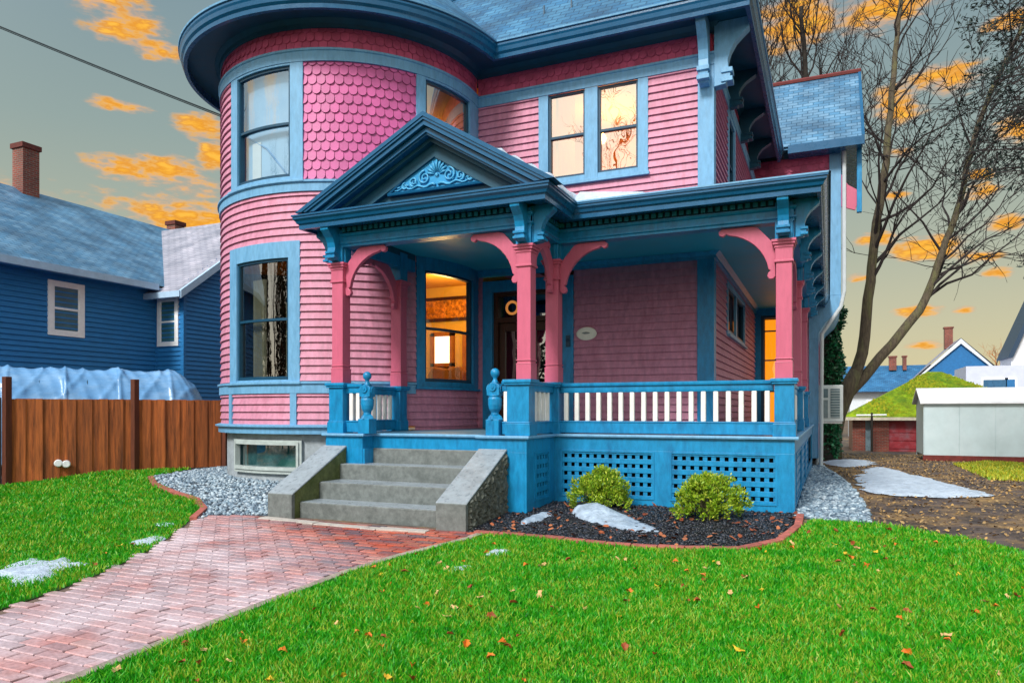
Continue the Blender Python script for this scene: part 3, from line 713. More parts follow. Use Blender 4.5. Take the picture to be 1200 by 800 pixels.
# blue blocks above the posts
def console(x, y, dx, dy, h=.50, d=.30, w=.07, z=4.15, m_='blue', name='console'):
    """scrolled console, back at (x,y), projecting along (dx,dy)"""
    pr = [(0, 0), (d, 0), (d, -.06*h), (d*.97, -.16*h), (d*.80, -.24*h), (d*.60, -.34*h), (d*.45, -.48*h), (d*.38, -.62*h), (d*.40, -.72*h), (d*.46, -.80*h), (d*.44, -.90*h), (d*.32, -.98*h), (0, -h)]
    mb = MB(); px, py = -dy, dx
    mb.extr(pr, lambda a, b, t: (x+dx*a+px*t, y+dy*a+py*t, z+b), -w, w)
    # raised front beads
    for q in (.74, .88): mb.extr([(d*.2, -q*h), (d*.52, -q*h), (d*.52, -(q+.07)*h), (d*.2, -(q+.07)*h)], lambda a, b, t: (x+dx*a+px*t, y+dy*a+py*t, z+b), -w*1.25, w*1.25)
    return obj(name, mb, M[m_], house, bevel=.006)
for (x, y) in PST[:4]+PST[5:]:
    mb = MB(); mb.box(x, x+.22, y-.012, y+.222, 3.63, 4.12); mb.box(x+.04, x+.075, y-.03, y, 3.64, 4.05); mb.box(x+.145, x+.18, y-.03, y, 3.64, 4.05)
    mb.box(x+.22, x+.238, y+.04, y+.18, 3.64, 4.05)
    obj('impost_block', mb, M['blue'], house, bevel=.005)
mb = MB(); x, y = PST[4]; mb.box(x, x+.22, y, y+.22, 3.63, 4.12); obj('impost_block', mb, M['blue'], house, bevel=.005)
console(-6.93, PF-.02, 0, -1); console(-7.06, PF+.11, -1, 0); console(-3.82, PF-.02, 0, -1); console(-3.69, PF+.11, 1, 0); console(-.55, PM-.02, 0, -1); console(-.41, PM+.11, 1, 0)
for y in (12.0, 13.71, 15.4, 17.31, 19.0): console(-.41, y, 1, 0)
# arched brackets
def arch(x, y, dx, dy):
    R_ = .60; pts = [(.69, .0), (.30, .0), (.22, -.03), (.0, -.28), (0, -.70), (.03, -.73), (.08, -.73), (.105, -.69), (.09, -.64), (.06, -.62)]
    for k in range(1, 10):
        a = math.pi-(math.pi/2)*k/10; pts.append((.70+.62*math.cos(a), -.69+.60*math.sin(a)))
    pts += [(.64, -.075), (.68, -.11), (.73, -.09), (.74, -.04)]
    mb = MB(); px, py = -dy, dx
    mb.extr(pts, lambda a, b, t: (x+dx*a+px*t, y+dy*a+py*t, 3.86-.002+b), -.035, .035)
    return obj('arched_bracket', mb, M['post'], house, bevel=.008)
arch(-6.83, PF+.11, 1, 0); arch(-6.93, PF+.22, 0, 1); arch(-6.93, 10.74, 0, -1)
arch(-3.93, PF+.11, -1, 0); arch(-3.82, PF+.22, 0, 1); arch(-3.83, PM, 0, -1); arch(-3.72, PM+.11, 1, 0); arch(-.66, PM+.11, -1, 0); arch(-.55, PM+.22, 0, 1)
arch(-.55, 13.6, 0, -1); arch(-.55, 13.82, 0, 1)
# --- deck, nosing, skirt
SKP = [(-7.13, 11.1), (-7.13, 9.09), (-6.45, 9.09), (-6.45, 9.36), (-4.48, 9.36), (-4.48, 9.09), (-3.77, 9.09), (-3.77, 10.2), (-.415, 10.2), (-.415, VB-.1)]
mb = MB(); dk = [(-7.13, 11.1), (-7.13, 9.09), (-6.45, 9.09), (-6.45, 9.36), (-4.48, 9.36), (-4.48, 9.09), (-3.77, 9.09), (-3.77, 10.2), (-.415, 10.2), (-.415, VB), (-1.88, VB), (-1.88, W), (-7.13, W)]
b_ = bmesh.new(); f_ = b_.faces.new([b_.verts.new((x, y, DK)) for x, y in dk]); bmesh.ops.triangulate(b_, faces=[f_])
mb.v = [tuple(v.co) for v in b_.verts]; b_.verts.index_update(); mb.f = [tuple(v.index for v in fc.verts) for fc in b_.faces]; mb.m = [0]*len(mb.f); b_.free()
obj('porch_deck', mb, M['deck'], house)
mb = MB(); mb.sweep(SKP, [(-.02, DK-.035), (.045, DK-.035), (.05, DK-.015), (.045, DK+.004), (-.02, DK+.004)]); mb2 = mb
obj('deck_nosing', mb, M['light'], house)
mb = MB(); mb.sweep(SKP, [(-.03, .79), (.0, .79), (.0, DK-.036), (-.03, DK-.036)]); obj('deck_fascia', mb, M['blue'], house)
def wallseg(mb, mf, s0, s1, ops, z0=-.15, z1=.79, oz0=.115, oz1=.765, th=.03):
    e = [s0]
    for a, b in ops: e += [a, b]
    e.append(s1)
    for i in range(0, len(e), 2): mbox(mb, mf, e[i], e[i+1], z0, z1, -th, 0)
    for a, b in ops: mbox(mb, mf, a, b, z0, oz0, -th, -.001); mbox(mb, mf, a, b, oz1, z1, -th, -.001)
def lattice(mf, a, b, oz0=.115, oz1=.765, parent=None):
    mb = MB(); n = round((b-a)/.1165); p = (b-a)/n
    for k in range(n+1):
        s = a+p*k; mbox(mb, mf, max(a, s-.031), min(b, s+.031), oz0, oz1, -.028, -.014)
    m_ = 5; q = (oz1-oz0)/m_
    for k in range(m_+1):
        z = oz0+q*k; mbox(mb, mf, a, b, max(oz0, z-.036), min(oz1, z+.036), -.016, -.004)
    o = obj('lattice_panel', mb, M['blue'], house, bevel=.002)
    mb = MB(); fr = .018
    mbox(mb, mf, a-fr, a+.006, oz0-fr, oz1+fr, 0.0, .012); mbox(mb, mf, b-.006, b+fr, oz0-fr, oz1+fr, 0.0, .012); mbox(mb, mf, a+.006, b-.006, oz1-.006, oz1+fr, 0, .012); mbox(mb, mf, a+.006, b-.006, oz0-fr, oz0+.006, 0, .012)
    obj('lattice_frame', mb, M['blue'], o)
mfM = lambda s, z, d: (s, 10.2-d, z); mfR = lambda s, z, d: (-3.77+d, s, z); mfS = lambda s, z, d: (-.415+d, s, z); mfP = lambda s, z, d: (s, 9.09-d, z)
mb = MB()
wallseg(mb, mfM, -3.785, -.415, [(-3.66, -2.29), (-2.03, -.65)]); wallseg(mb, mfR, 9.09, 10.2, [(9.39, 9.93)])
wallseg(mb, mfS, 10.23, VB-.1, [(10.55, 12.3), (12.6, 14.4), (14.7, 16.5), (16.8, 20.6)], th=.03); wallseg(mb, mfP, -4.5, -3.80, []); mb.box(-4.51, -4.48, 9.1, 9.36, -.15, .79); obj('porch_skirt', mb, M['blue'], house, bevel=.003)
mb = MB(); wallseg(mb, mfP, -7.13, -6.45, []); mb.box(-6.45, -6.42, 9.1, 9.36, -.15, .79); mb.box(-7.13, -7.10, 9.12, 11.0, -.15, .79); obj('porch_skirt', mb, M['blue'], house, bevel=.003)
lattice(mfM, -3.66, -2.29); lattice(mfM, -2.03, -.65); lattice(mfR, 9.39, 9.93)
for a, b in ((10.55, 12.3), (12.6, 14.4), (14.7, 16.5)): lattice(mfS, a, b)
mb = MB(); mb.box(-7, -.5, 10.9, 10.95, -.3, .95); mb.box(-4.35, -4.3, 9.4, 11, -.3, .95); mb.box(-.9, -.85, 10.9, VB, -.3, .95); mb.poly([(-7.1, 9.4, -.1), (-.45, 9.4, -.1), (-.45, 20, -.1), (-7.1, 20, -.1)]); obj('shade_backing', mb, M['void'], house)  # near-black panels stand in for the shade under the deck
# --- pedestals
PED = [(-7.10, PF-.02, .30, .27), (-4.09+.0, PF-.02, .37, .27), (-3.985, PM-.02, .29, .27), (-.69, PM-.02, .29, .27), (-7.10, 10.71, .29, .27), (-.69, 13.57, .29, .27), (-.69, 17.17, .29, .27)]
for (x, y, w, d) in PED:
    mb = MB(); mb.box(x+.02, x+w-.02, y+.02, y+d-.02, DK, 1.72); mb.box(x, x+w, y, y+d, DK+.004, 1.19); mb.box(x+.008, x+w-.008, y+.008, y+d-.008, 1.19, 1.21)
    mb.box(x-.012, x+w+.012, y-.012, y+d+.012, 1.715, 1.745); mb.box(x-.028, x+w+.028, y-.028, y+d+.028, 1.745, 1.79)
    obj('post_pedestal', mb, M['blue'], house, bevel=.007)
# --- railings
bal0 = None
def railing(p0, p1, n, ends=.5):
    global bal0
    a = Vector(p0); b = Vector(p1); L_ = (b-a).length; d = (b-a)/L_; nn = Vector((d.y, -d.x))
    mb = MB(); mb.sweep([p0, p1], [(-.06, 1.725), (-.065, 1.765), (-.04, 1.775), (.04, 1.775), (.065, 1.765), (.06, 1.725), (.035, 1.718), (.035, 1.665), (.03, 1.63), (-.03, 1.63), (-.035, 1.665), (-.035, 1.718)]); mbt = mb; mb = MB()
    mb.sweep([p0, p1], [(-.035, DK+.02), (.035, DK+.02), (.035, 1.19), (.045, 1.19), (.045, 1.21), (-.045, 1.21), (-.045, 1.19), (-.035, 1.19)])
    r = obj('railing', mb, M['blue'], house, bevel=.004); obj('top_rail', mbt, M['blue'], r, bevel=.004)
    for k in range(n):
        c = a+d*(L_*(k+ends)/(n-1+2*ends)); 
        if bal0 is None:
            mb = MB(); mb.box(c.x-.034, c.x+.034, c.y-.03, c.y+.03, 1.208, 1.632); bal0 = obj('baluster', mb, M['white'], r, bevel=.012, loc=(c.x, c.y, 1.208)); q = bal0
        else:
            q = bal0.copy(); col.objects.link(q); q.parent = r; q.location = Vector((c.x, c.y, 1.208))-origin(r)
        q.rotation_euler.z = math.atan2(d.y, d.x)
    return r
railing((-3.71, 10.31), (-.68, 10.31), 18); railing((-3.83, 9.35), (-3.83, 10.2), 4, 1.0); railing((-4.17, 9.20), (-4.07, 9.20), 1)
railing((-6.82, 9.20), (-6.50, 9.20), 2, .8); railing((-6.95, 9.36), (-6.95, 10.72), 8, .8)
railing((-.54, 10.44), (-.54, 13.58), 18, .8); railing((-.54, 13.83), (-.54, 17.18), 18, .8); railing((-.54, 17.43), (-.54, 20.9), 16, .8)
# --- newels
def newel(x, y):
    mb = MB(); mb.box(x-.10, x+.10, y-.10, y+.10, DK+.004, 1.24); 
    mb.lathe([(.125, .0), (.10, .05), (.05, .085)], (x, y, 1.235), 4)
    mb.lathe([(.06, 0), (.055, .03), (.085, .08), (.098, .14), (.10, .22), (.085, .25), (.095, .26), (.095, .275)], (x, y, 1.305), 24)
    mb.box(x-.095, x+.095, y-.075, y+.075, 1.575, 1.70)
    mb.extr([(-.105+.0, 0)]+[(.105*math.cos(math.pi*(1-k/12)), .105*math.sin(math.pi*k/12)) for k in range(13)], lambda a, b, t: (x+a, y+t, 1.68+b*.7), -.07, .07)
    w = obj('newel_post', mb, M['blue'], house, bevel=.005)
    mb = MB()
    for s in (-1, 1): mb.tube([(x, y+s*.07, 1.69), (x, y+s*.095, 1.69)], .055, 20); mb.tube([(x, y+s*.09, 1.69), (x, y+s*.105, 1.69)], .022, 14); mb.tube([(x+s*.09, y, 1.66), (x+s*.11, y, 1.66)], .055, 20)
    obj('rosette', mb, M['blue'], w)
    mb = MB(); mb.lathe([(.07, 0), (.04, .03), (.028, .06), (.035, .085), (.058, .11), (.066, .145), (.058, .18), (.032, .205), (.0, .212)], (x, y, 1.745), 24); obj('finial', mb, M['blue'], w, smooth=True)
newel(-4.29, 9.19); newel(-6.42, 9.17)
# --- granite steps
sc = [(8.03, .093), (8.45, .333), (8.93, .562), (9.33, .785)]
for i, (v, z) in enumerate(sc):
    vb = sc[i+1][0]+.05 if i < 3 else 9.7; zb = (sc[i-1][1]-.03 if i else -.4)
    mb = MB(); mb.box(-6.75, -4.48, v, vb, zb, z); o = obj('step', mb, M['granite'], house, bevel=.012)
    mb = MB(); mb.box(-6.745, -4.485, v+.015, vb-.06, z, z+.004); obj('pale_tread', mb, M['granitetop'], o)
for x0_, x1_, rough in ((-7.16, -6.75, 0), (-4.48, -4.07, 1)):
    mb = MB(); mb.extr([(7.88, -.4), (7.88, .205), (9.07, .80), (9.33, .80), (9.33, -.4)], lambda a, b, t: (t, a, b), x0_, x1_-.03*rough)
    c_ = obj('cheek_wall', mb, M['granite'] if rough else M['moss'], house, bevel=.01)
    mb = MB(); mb.extr([(7.87, .20), (7.87, .225), (9.07, .83), (9.34, .83), (9.34, .795), (9.07, .795)], lambda a, b, t: (t, a, b), x0_-.012, x1_+.012); obj('coping', mb, M['granitetop'], c_, bevel=.01)
    mb = MB(); mb.box(x0_-.006, x1_+.006, 7.86, 7.93, -.4, .215); obj('end_block', mb, M['granite'], c_, bevel=.01)
    if rough:
        mb = MB(); nx, nz = 44, 26; g = {}
        for i in range(nx+1):
            v = 7.94+(9.33-7.94)*i/nx; zt_ = min(.80, .235+(v-7.93)*.5)-.005
            for j in range(nz+1):
                z = -.3+(zt_+.3)*j/nz; e = 0 if i in (0, nx) or j in (0, nz) else 1
                g[i, j] = len(mb.v); mb.v.append((x1_-.02+e*(.02+rs.rand()**1.5*.045), v+e*rs.uniform(-.01, .01), z+e*rs.uniform(-.008, .008)))
        for i in range(nx):
            for j in range(nz): mb.f.append((g[i, j], g[i+1, j], g[i+1, j+1], g[i, j+1])); mb.m.append(0)
        obj('rough_stone_face', mb, M['rough'], c_, recalc=False)
# --- big corner brackets under the main eave
console(UW-.11, W-.05, 0, -1, 1.10, .52, .085, 8.165, 'light', 'eave_bracket'); console(UW+.05, W+.02, 1, 0, 1.12, .60, .10, 8.165, 'light', 'eave_bracket')
for y in (15.2, 17.2, 19.2): console(UW+.03, y, 1, 0, .7, .55, .08, 8.165, 'dark', 'eave_bracket')
# rain pipe on the wing corner
mb = MB(); mb.tube([(.36, VB-.12, 8.2), (.36, VB-.12, 4.5), (.28, VB-.12, 4.1), (-.18, VB-.12, 3.4), (-.2, VB-.12, -.2)], .05, 8); obj('rain_pipe', mb, mat('white_rain_pipe', '#c3cdd3', .4, .05), house)
# --- things that hang on or lie on the house
def lens(x, y, z, a, b, th, n=36):
    mb = MB(); vs = [(x+a*math.cos(2*math.pi*k/n), y, z+b*math.sin(2*math.pi*k/n)) for k in range(n)]
    v2 = [(p[0], y-th*.6, p[2]) for p in vs]; v3 = [(x+(p[0]-x)*.88, y-th, z+(p[2]-z)*.88) for p in vs]
    mb.add(vs+v2+v3, [tuple(range(n))]+[(k, (k+1) % n, (k+1) % n+n, k+n) for k in range(n)]+[(k+n, (k+1) % n+n, (k+1) % n+2*n, k+2*n) for k in range(n)]+[tuple(range(2*n, 3*n))]); return mb
pl = thing('oval_plaque', 'white oval plaque on the pink porch wall right of the front door', 'plaque', (-4.205, W-.02, 2.82))
obj('board', lens(-4.205, W-.025, 2.82, .20, .125, .03), mat('white_plaque_paint', '#f6efe4', .4, .05), pl)
mb = MB(); mb.extr([(-.085, 0), (-.05, .016), (0, .022), (.055, .014), (.085, 0), (.04, -.016), (-.03, -.018)], lambda a, b, t: (-4.21+a, t, 2.83+b), W-.062, W-.054); obj('emblem', mb, mat('grey_emblem', '#8b8d8c', .5), pl)
ac = thing('air_conditioner', 'white window air conditioner sticking out of the side of the house beside the tree', 'air conditioner', (-.3, 21.4, 1.1))
mb = MB(); mb.box(-.28, .34, 21.2, 21.8, 1.08, 2.06); obj('case', mb, mat('white_metal_case', '#cfd6d6', .4, .05), ac, bevel=.02)
mb = MB(); mb.box(-.2, -.03, 21.185, 21.2, 1.72, 1.96); mb.box(-.2, -.03, 21.185, 21.2, 1.18, 1.66); mb.box(.03, .26, 21.185, 21.2, 1.18, 1.96); obj('grille_recess', mb, mat('dark_grille', '#5d737a', .5), ac)
mb = MB()
for k in range(11): z = 1.2+k*.07; mb.box(.03, .26, 21.17, 21.19, z, z+.018); 
for k in range(7): x = -.2+k*.027; mb.box(x, x+.008, 21.172, 21.19, 1.18, 1.66)
obj('grille_bar', mb, mat('grille_bars', '#b5c0c0', .4), ac)
mb = MB(); mb.box(-.3, .32, 21.25, 21.75, 1.03, 1.08); obj('support_shelf', mb, M['white'], ac)
# ------------------------------------------------------------------ ground, lawn, path, beds
g_m = mat('damp_soil', '#4d4340', .75, .45, 1.6, 1.0, 18, dirt='#a5834e', dscale=1.1, damt=.85)
def ground():
    xs = list(np.arange(-30, 40, 1.0)); ys = list(np.arange(-12, 62, 1.0))
    xs = [-400, -150, -60]+xs+[60, 150, 400]; ys = [-400, -100, -30]+ys+[90, 200, 600]
    mb = MB()
    for y in ys:
        for x in xs: mb.v.append((x, y, hh(x, y)-.004))
    nx = len(xs)
    for j in range(len(ys)-1):
        for i in range(nx-1): a = j*nx+i; mb.f.append((a, a+1, a+1+nx, a+nx)); mb.m.append(0)
    tag(obj('ground', mb, g_m, recalc=False, smooth=True), kind='structure')
ground()
lawn_m = mat('lawn_base', '#23500f', .9, .3, 6, .5, 60, dirt='#4a5a18', dscale=.9, damt=.6)
PL = [(-4.2, .5), (-5.0, .6), (-6.03, 3.62), (-6.25, 4.3), (-6.5, 4.9), (-6.95, 5.8), (-7.7, 6.9), (-8.05, 7.35)]
PR = [(-4.02, 1.0), (-4.07, 2.88), (-4.18, 3.88), (-4.23, 4.76), (-4.26, 5.68), (-4.16, 6.6), (-3.85, 7.56), (-3.9, 7.86)]
path_poly = [(-5.0, .6)]+PL[2:]+[(-8.12, 7.75), (-7.17, 7.97), (-4.06, 7.95)]+PR[::-1]
mort = mat('sandy_mortar', '#6d5a50', .8, .2, 12, .3, 80)
tag(sheet('brick_path_bed', path_poly, mort, .004), kind='structure')
def bricks():
    m = bpy.data.materials.new('wet_clay_pavers'); m.use_nodes = True; nt = m.node_tree; N = nt.nodes; L = nt.links; b = N['Principled BSDF']
    geo = N.new('ShaderNodeNewGeometry'); cr = N.new('ShaderNodeValToRGB'); L.new(geo.outputs['Random Per Island'], cr.inputs['Fac'])
    e = cr.color_ramp.elements; e[0].position = 0; e[0].color = lin('#8c3f30'); e[1].position = 1; e[1].color = lin('#b5786a')
    for p, c in ((.2, '#b0503a'), (.36, '#6d3c40'), (.55, '#b8604a'), (.72, '#8f4c48'), (.88, '#54424e')): q = e.new(p); q.color = lin(c)
    n = N.new('ShaderNodeTexNoise'); n.inputs['Scale'].default_value = .55; n.inputs['Detail'].default_value = 3; L.new(geo.outputs['Position'], n.inputs['Vector'])
    r = N.new('ShaderNodeMapRange'); r.inputs['From Min'].default_value = .38; r.inputs['From Max'].default_value = .62; r.inputs['To Min'].default_value = .16; r.inputs['To Max'].default_value = .5
    L.new(n.outputs['Fac'], r.inputs['Value']); L.new(r.outputs[0], b.inputs['Roughness'])
    # sky glare painted pale into the middle of the walk, redder near the steps
    sx = N.new('ShaderNodeSeparateXYZ'); L.new(geo.outputs['Position'], sx.inputs[0])
    mr = N.new('ShaderNodeMapRange'); mr.inputs['From Min'].default_value = 5.6; mr.inputs['From Max'].default_value = 7.3; mr.inputs['To Min'].default_value = .62; mr.inputs['To Max'].default_value = .0
    sm = N.new('ShaderNodeMath'); sm.operation = 'MULTIPLY'; sm.inputs[1].default_value = .55
    s2 = N.new('ShaderNodeMath'); s2.operation = 'ADD'; L.new(sx.outputs['X'], sm.inputs[0]); L.new(sm.outputs[0], s2.inputs[0])
    s3 = N.new('ShaderNodeMath'); s3.operation = 'ADD'; s3.inputs[1].default_value = 3.0; L.new(sx.outputs['Y'], s3.inputs[0]); L.new(s3.outputs[0], s2.inputs[1])
    L.new(s2.outputs[0], mr.inputs['Value'])
    n2 = N.new('ShaderNodeTexNoise'); n2.inputs['Scale'].default_value = 1.6; n2.inputs['Detail'].default_value = 6; L.new(geo.outputs['Position'], n2.inputs['Vector'])
    r2 = N.new('ShaderNodeMapRange'); r2.inputs['From Min'].default_value = .35; r2.inputs['From Max'].default_value = .65; L.new(n2.outputs['Fac'], r2.inputs['Value'])
    mu = N.new('ShaderNodeMath'); mu.operation = 'MULTIPLY'; L.new(mr.outputs[0], mu.inputs[0]); L.new(r2.outputs[0], mu.inputs[1])
    ad = N.new('ShaderNodeMath'); ad.operation = 'MULTIPLY_ADD'; ad.inputs[1].default_value = .55; L.new(mr.outputs[0], ad.inputs[0]); L.new(mu.outputs[0], ad.inputs[2])
    ad2 = N.new('ShaderNodeMath'); ad2.operation = 'MULTIPLY'; ad2.inputs[1].default_value = 1.12; ad2.use_clamp = True; L.new(ad.outputs[0], ad2.inputs[0])
    mx = N.new('ShaderNodeMixRGB'); mx.use_clamp = True; L.new(ad2.outputs[0], mx.inputs[0]); L.new(cr.outputs[0], mx.inputs[1]); mx.inputs[2].default_value = lin('#c9b6bd')
    n3 = N.new('ShaderNodeTexNoise'); n3.inputs['Scale'].default_value = 35; n3.inputs['Detail'].default_value = 6; L.new(geo.outputs['Position'], n3.inputs['Vector'])
    m3 = N.new('ShaderNodeMixRGB'); m3.blend_type = 'OVERLAY'; m3.inputs[0].default_value = .5; L.new(mx.outputs[0], m3.inputs[1]); L.new(n3.outputs['Fac'], m3.inputs[2])
    L.new(m3.outputs[0], b.inputs['Base Color'])
    bp = N.new('ShaderNodeBump'); bp.inputs['Strength'].default_value = .35; bp.inputs['Distance'].default_value = .01; L.new(n3.outputs['Fac'], bp.inputs['Height']); L.new(bp.outputs[0], b.inputs['Normal'])
    mb = MB(); bl, bw = .235, .118
    j = 0; v = .8
    while v < 8.0:
        u = -8.6+(bl/2 if j % 2 else 0)
        while u < -3.7:
            c = (u+bl/2, v+bw/2)
            if inpoly(c[0], c[1], path_poly) and not (-7.2 < c[0] < -4.05 and c[1] > 7.84):
                a = random.gauss(0, .02); ca, sa = math.cos(a), math.sin(a); hx = bl/2-.006-random.random()*.003; hy = bw/2-.005-random.random()*.002
                z = hh(*c)+.018+random.uniform(-.004, .004); tx = random.gauss(0, .012); ty = random.gauss(0, .015)
                bot = []; top = []; mid = []
                for sx_, sy_ in ((-1,-1),(1,-1),(1,1),(-1,1)):
                    for arr, k, dz in ((bot, 1, -.03), (mid, 1, -.006), (top, .95, 0)):
                        x = sx_*(hx-(.006 if k < 1 else 0)); y = sy_*(hy-(.006 if k < 1 else 0))
                        arr.append((c[0]+x*ca-y*sa, c[1]+x*sa+y*ca, z+dz+x*tx+y*ty))
                o = bot+mid+top
                mb.add(o, [(8,9,10,11)]+[(i, (i+1) % 4, (i+1) % 4+4, i+4) for i in range(4)]+[(i+4, (i+1) % 4+4, (i+1) % 4+8, i+8) for i in range(4)])
            u += bl
        v += bw; j += 1
    o = obj('brick_path', mb, m, recalc=False); tag(o, kind='structure')
bricks()
def strip(name, pts, w, h, m, label=None, cat=None, structure=True, seg=.2, gap=.006):
    """a row of short edging blocks following the terrain"""
    mb = MB(); P = [Vector(p) for p in pts]; Q = []
    for a, b in zip(P, P[1:]):
        n = max(1, int((b-a).length/seg)); Q += [a+(b-a)*i/n for i in range(n)]
    Q.append(P[-1])
    for a, b in zip(Q, Q[1:]):
        d = (b-a).normalized(); n = Vector((d.y, -d.x))*w/2; a2 = a+d*gap; b2 = b-d*gap; j = random.uniform(-.006, .006)
        q = [a2-n, a2+n, b2+n, b2-n]
        mb.add([(p.x, p.y, hh(p.x, p.y)-.03) for p in q]+[(p.x, p.y, hh(p.x, p.y)+h+j) for p in q], [(4,5,6,7),(0,1,5,4),(1,2,6,5),(2,3,7,6),(3,0,4,7)])
    o = obj(name, mb, m, bevel=.006)
    if structure: tag(o, kind='structure')
    else: tag(o, label, cat)
    return o
concrete = mat('pale_concrete_edge', '#9a8f84', .8, .15, 10, .3, 60, dirt='#6e6258', damt=.6)
strip('path_kerb', PR[:-1]+[(-3.82, 7.75)], .09, .035, concrete, seg=.5)
strip('path_kerb', [(-7.2, 7.78), (-6.2, 7.70), (-5.2, 7.66), (-4.5, 7.70)], .13, .03, mat('pale_stone_sill', '#b0aaa4', .6, .1, 10, .2), seg=.6)
edge_m = mat('red_edging_brick', '#a05a50', .75, .2, 14, .4, 70, island=.15)
GLP = smoothpoly([(-11.9, 9.9), (-11.2, 9.4), (-10.2, 8.95), (-9.25, 8.55), (-8.5, 8.0), (-8.05, 7.38)], 0)
strip('gravel_edging', GLP, .10, .05, edge_m, seg=.26)
BED = [(-3.93, 7.83), (-3.28, 7.86), (-2.27, 7.76), (-1.41, 7.80), (-.85, 8.0), (-.5, 8.45), (-.34, 9.2), (-.34, 10.0)]
strip('bed_edging', BED, .09, .045, edge_m, seg=.22)
# polygons
LAWN_R = [(-4.0, .3)]+[(x+.05, y) for x, y in PR[1:-1]]+[(-3.85, 7.78), (-3.28, 7.80), (-2.27, 7.70), (-1.41, 7.74), (-.81, 7.95), (-.45, 8.42), (-.29, 9.2), (-.2, 9.78), (.8, 9.57), (1.34, 9.16), (1.9, 8.6), (3.2, 7.6), (6, 6.5), (11, 5.5), (11, .3)]
LAWN_L = [(-5.05, .3)]+[(x-.04, y) for x, y in PL[2:]]+[(-8.1, 7.38), (-8.56, 8.03), (-9.28, 8.62), (-10.25, 9.02), (-11.25, 9.47), (-11.9, 9.95), (-12.6, 11.5), (-14.4, 8.9), (-14.6, 3), (-14.6, .3)]
BEDP = [(-4.05, 7.88), (-3.28, 7.90), (-2.27, 7.80), (-1.41, 7.84), (-.88, 8.04), (-.55, 8.47), (-.38, 9.2), (-.38, 10.25), (-3.8, 10.25), (-3.8, 9.1), (-4.06, 9.1)]
GRAVL = [(-8.02, 7.42), (-8.47, 8.05), (-9.22, 8.6), (-10.2, 9.0), (-11.2, 9.45), (-11.9, 9.95), (-12.4, 11.9), (-12, 13.2), (-9, 13.2), (-7.1, 11), (-7.1, 8.0), (-8.1, 7.75)]
GRAVR = [(-.40, 9.95), (-.2, 9.85), (.48, 9.85), (.45, 12.2), (.23, 16.4), (-.2, 21.6), (-.4, 21.6)]
tag(sheet('lawn', LAWN_R, lawn_m, .004, .3), kind='structure')
tag(sheet('lawn', LAWN_L, lawn_m, .004, .3), kind='structure')
tag(sheet('mulch_bed_base', BEDP, mat('black_mulch_base', '#121318', .9, .3, 12, 1, 40), .006), kind='structure')
grav_b = mat('gravel_base', '#4b5560', .9, .3, 20, 1, 60)
tag(sheet('gravel_strip_base', GRAVL, grav_b, .006), kind='structure'); tag(sheet('gravel_strip_base', GRAVR, grav_b, .006), kind='structure')

def sample(P, n):
    xs = [p[0] for p in P]; ys = [p[1] for p in P]; out = []; k = 0
    while k < n:
        x = rs.uniform(min(xs), max(xs), n); y = rs.uniform(min(ys), max(ys), n); m_ = inpoly_np(x, y, P)
        out.append(np.stack([x[m_], y[m_]], 1)); k += int(m_.sum())
    return np.concatenate(out)[:n]
def camdist(x, y): return np.hypot(x, y)
def inview(P):
    th = R(23.68); X = P[:, 0]*math.cos(th)+P[:, 1]*math.sin(th); Z = -P[:, 0]*math.sin(th)+P[:, 1]*math.cos(th)
    return (Z > 2.2) & (np.abs(X) < Z*.86+.5)
def scatter_stones(name, P, n, r0, r1, m, flat=.7, dz=0.0):
    p = sample(P, n); p = p[inview(p)]; n = len(p)
    base = np.array([(1,0,0),(-1,0,0),(0,1,0),(0,-1,0),(0,0,1),(0,0,-1),(.6,.6,.55),(-.6,.6,.5),(.6,-.6,.5),(-.6,-.6,.55)], float)
    # convex hull of a jittered point set: use a fixed triangulation of a cube-octa like stone
    bm_ = bmesh.new(); bmesh.ops.create_icosphere(bm_, subdivisions=1, radius=1); bv = np.array([v.co[:] for v in bm_.verts]); bf = np.array([[v.index for v in f.verts] for f in bm_.faces]); bm_.free()
    r = rs.uniform(r0, r1, n)*(.7+.6*rs.rand(n)); z = hv(p)+r*flat*.35+dz+.006
    sc_ = np.stack([r*rs.uniform(.75, 1.35, n), r*rs.uniform(.7, 1.1, n), r*flat*rs.uniform(.7, 1.2, n)], 1)
    v = bv[None]*(1+rs.uniform(-.22, .22, (n, len(bv), 1)))*sc_[:, None, :]
    a = rs.uniform(0, 6.28, n); b = rs.normal(0, .35, n); ca, sa, cb, sb = np.cos(a), np.sin(a), np.cos(b), np.sin(b)
    x = v[..., 0]*cb[:, None]-v[..., 2]*sb[:, None]; zz = v[..., 0]*sb[:, None]+v[..., 2]*cb[:, None]; y = v[..., 1]
    V = np.stack([x*ca[:, None]-y*sa[:, None]+p[:, 0:1], x*sa[:, None]+y*ca[:, None]+p[:, 1:2], zz+z[:, None]], 2).reshape(-1, 3)
    F = (bf[None]+(np.arange(n)*len(bv))[:, None, None]).reshape(-1, 3)
    return fast_mesh(name, V, F, m)
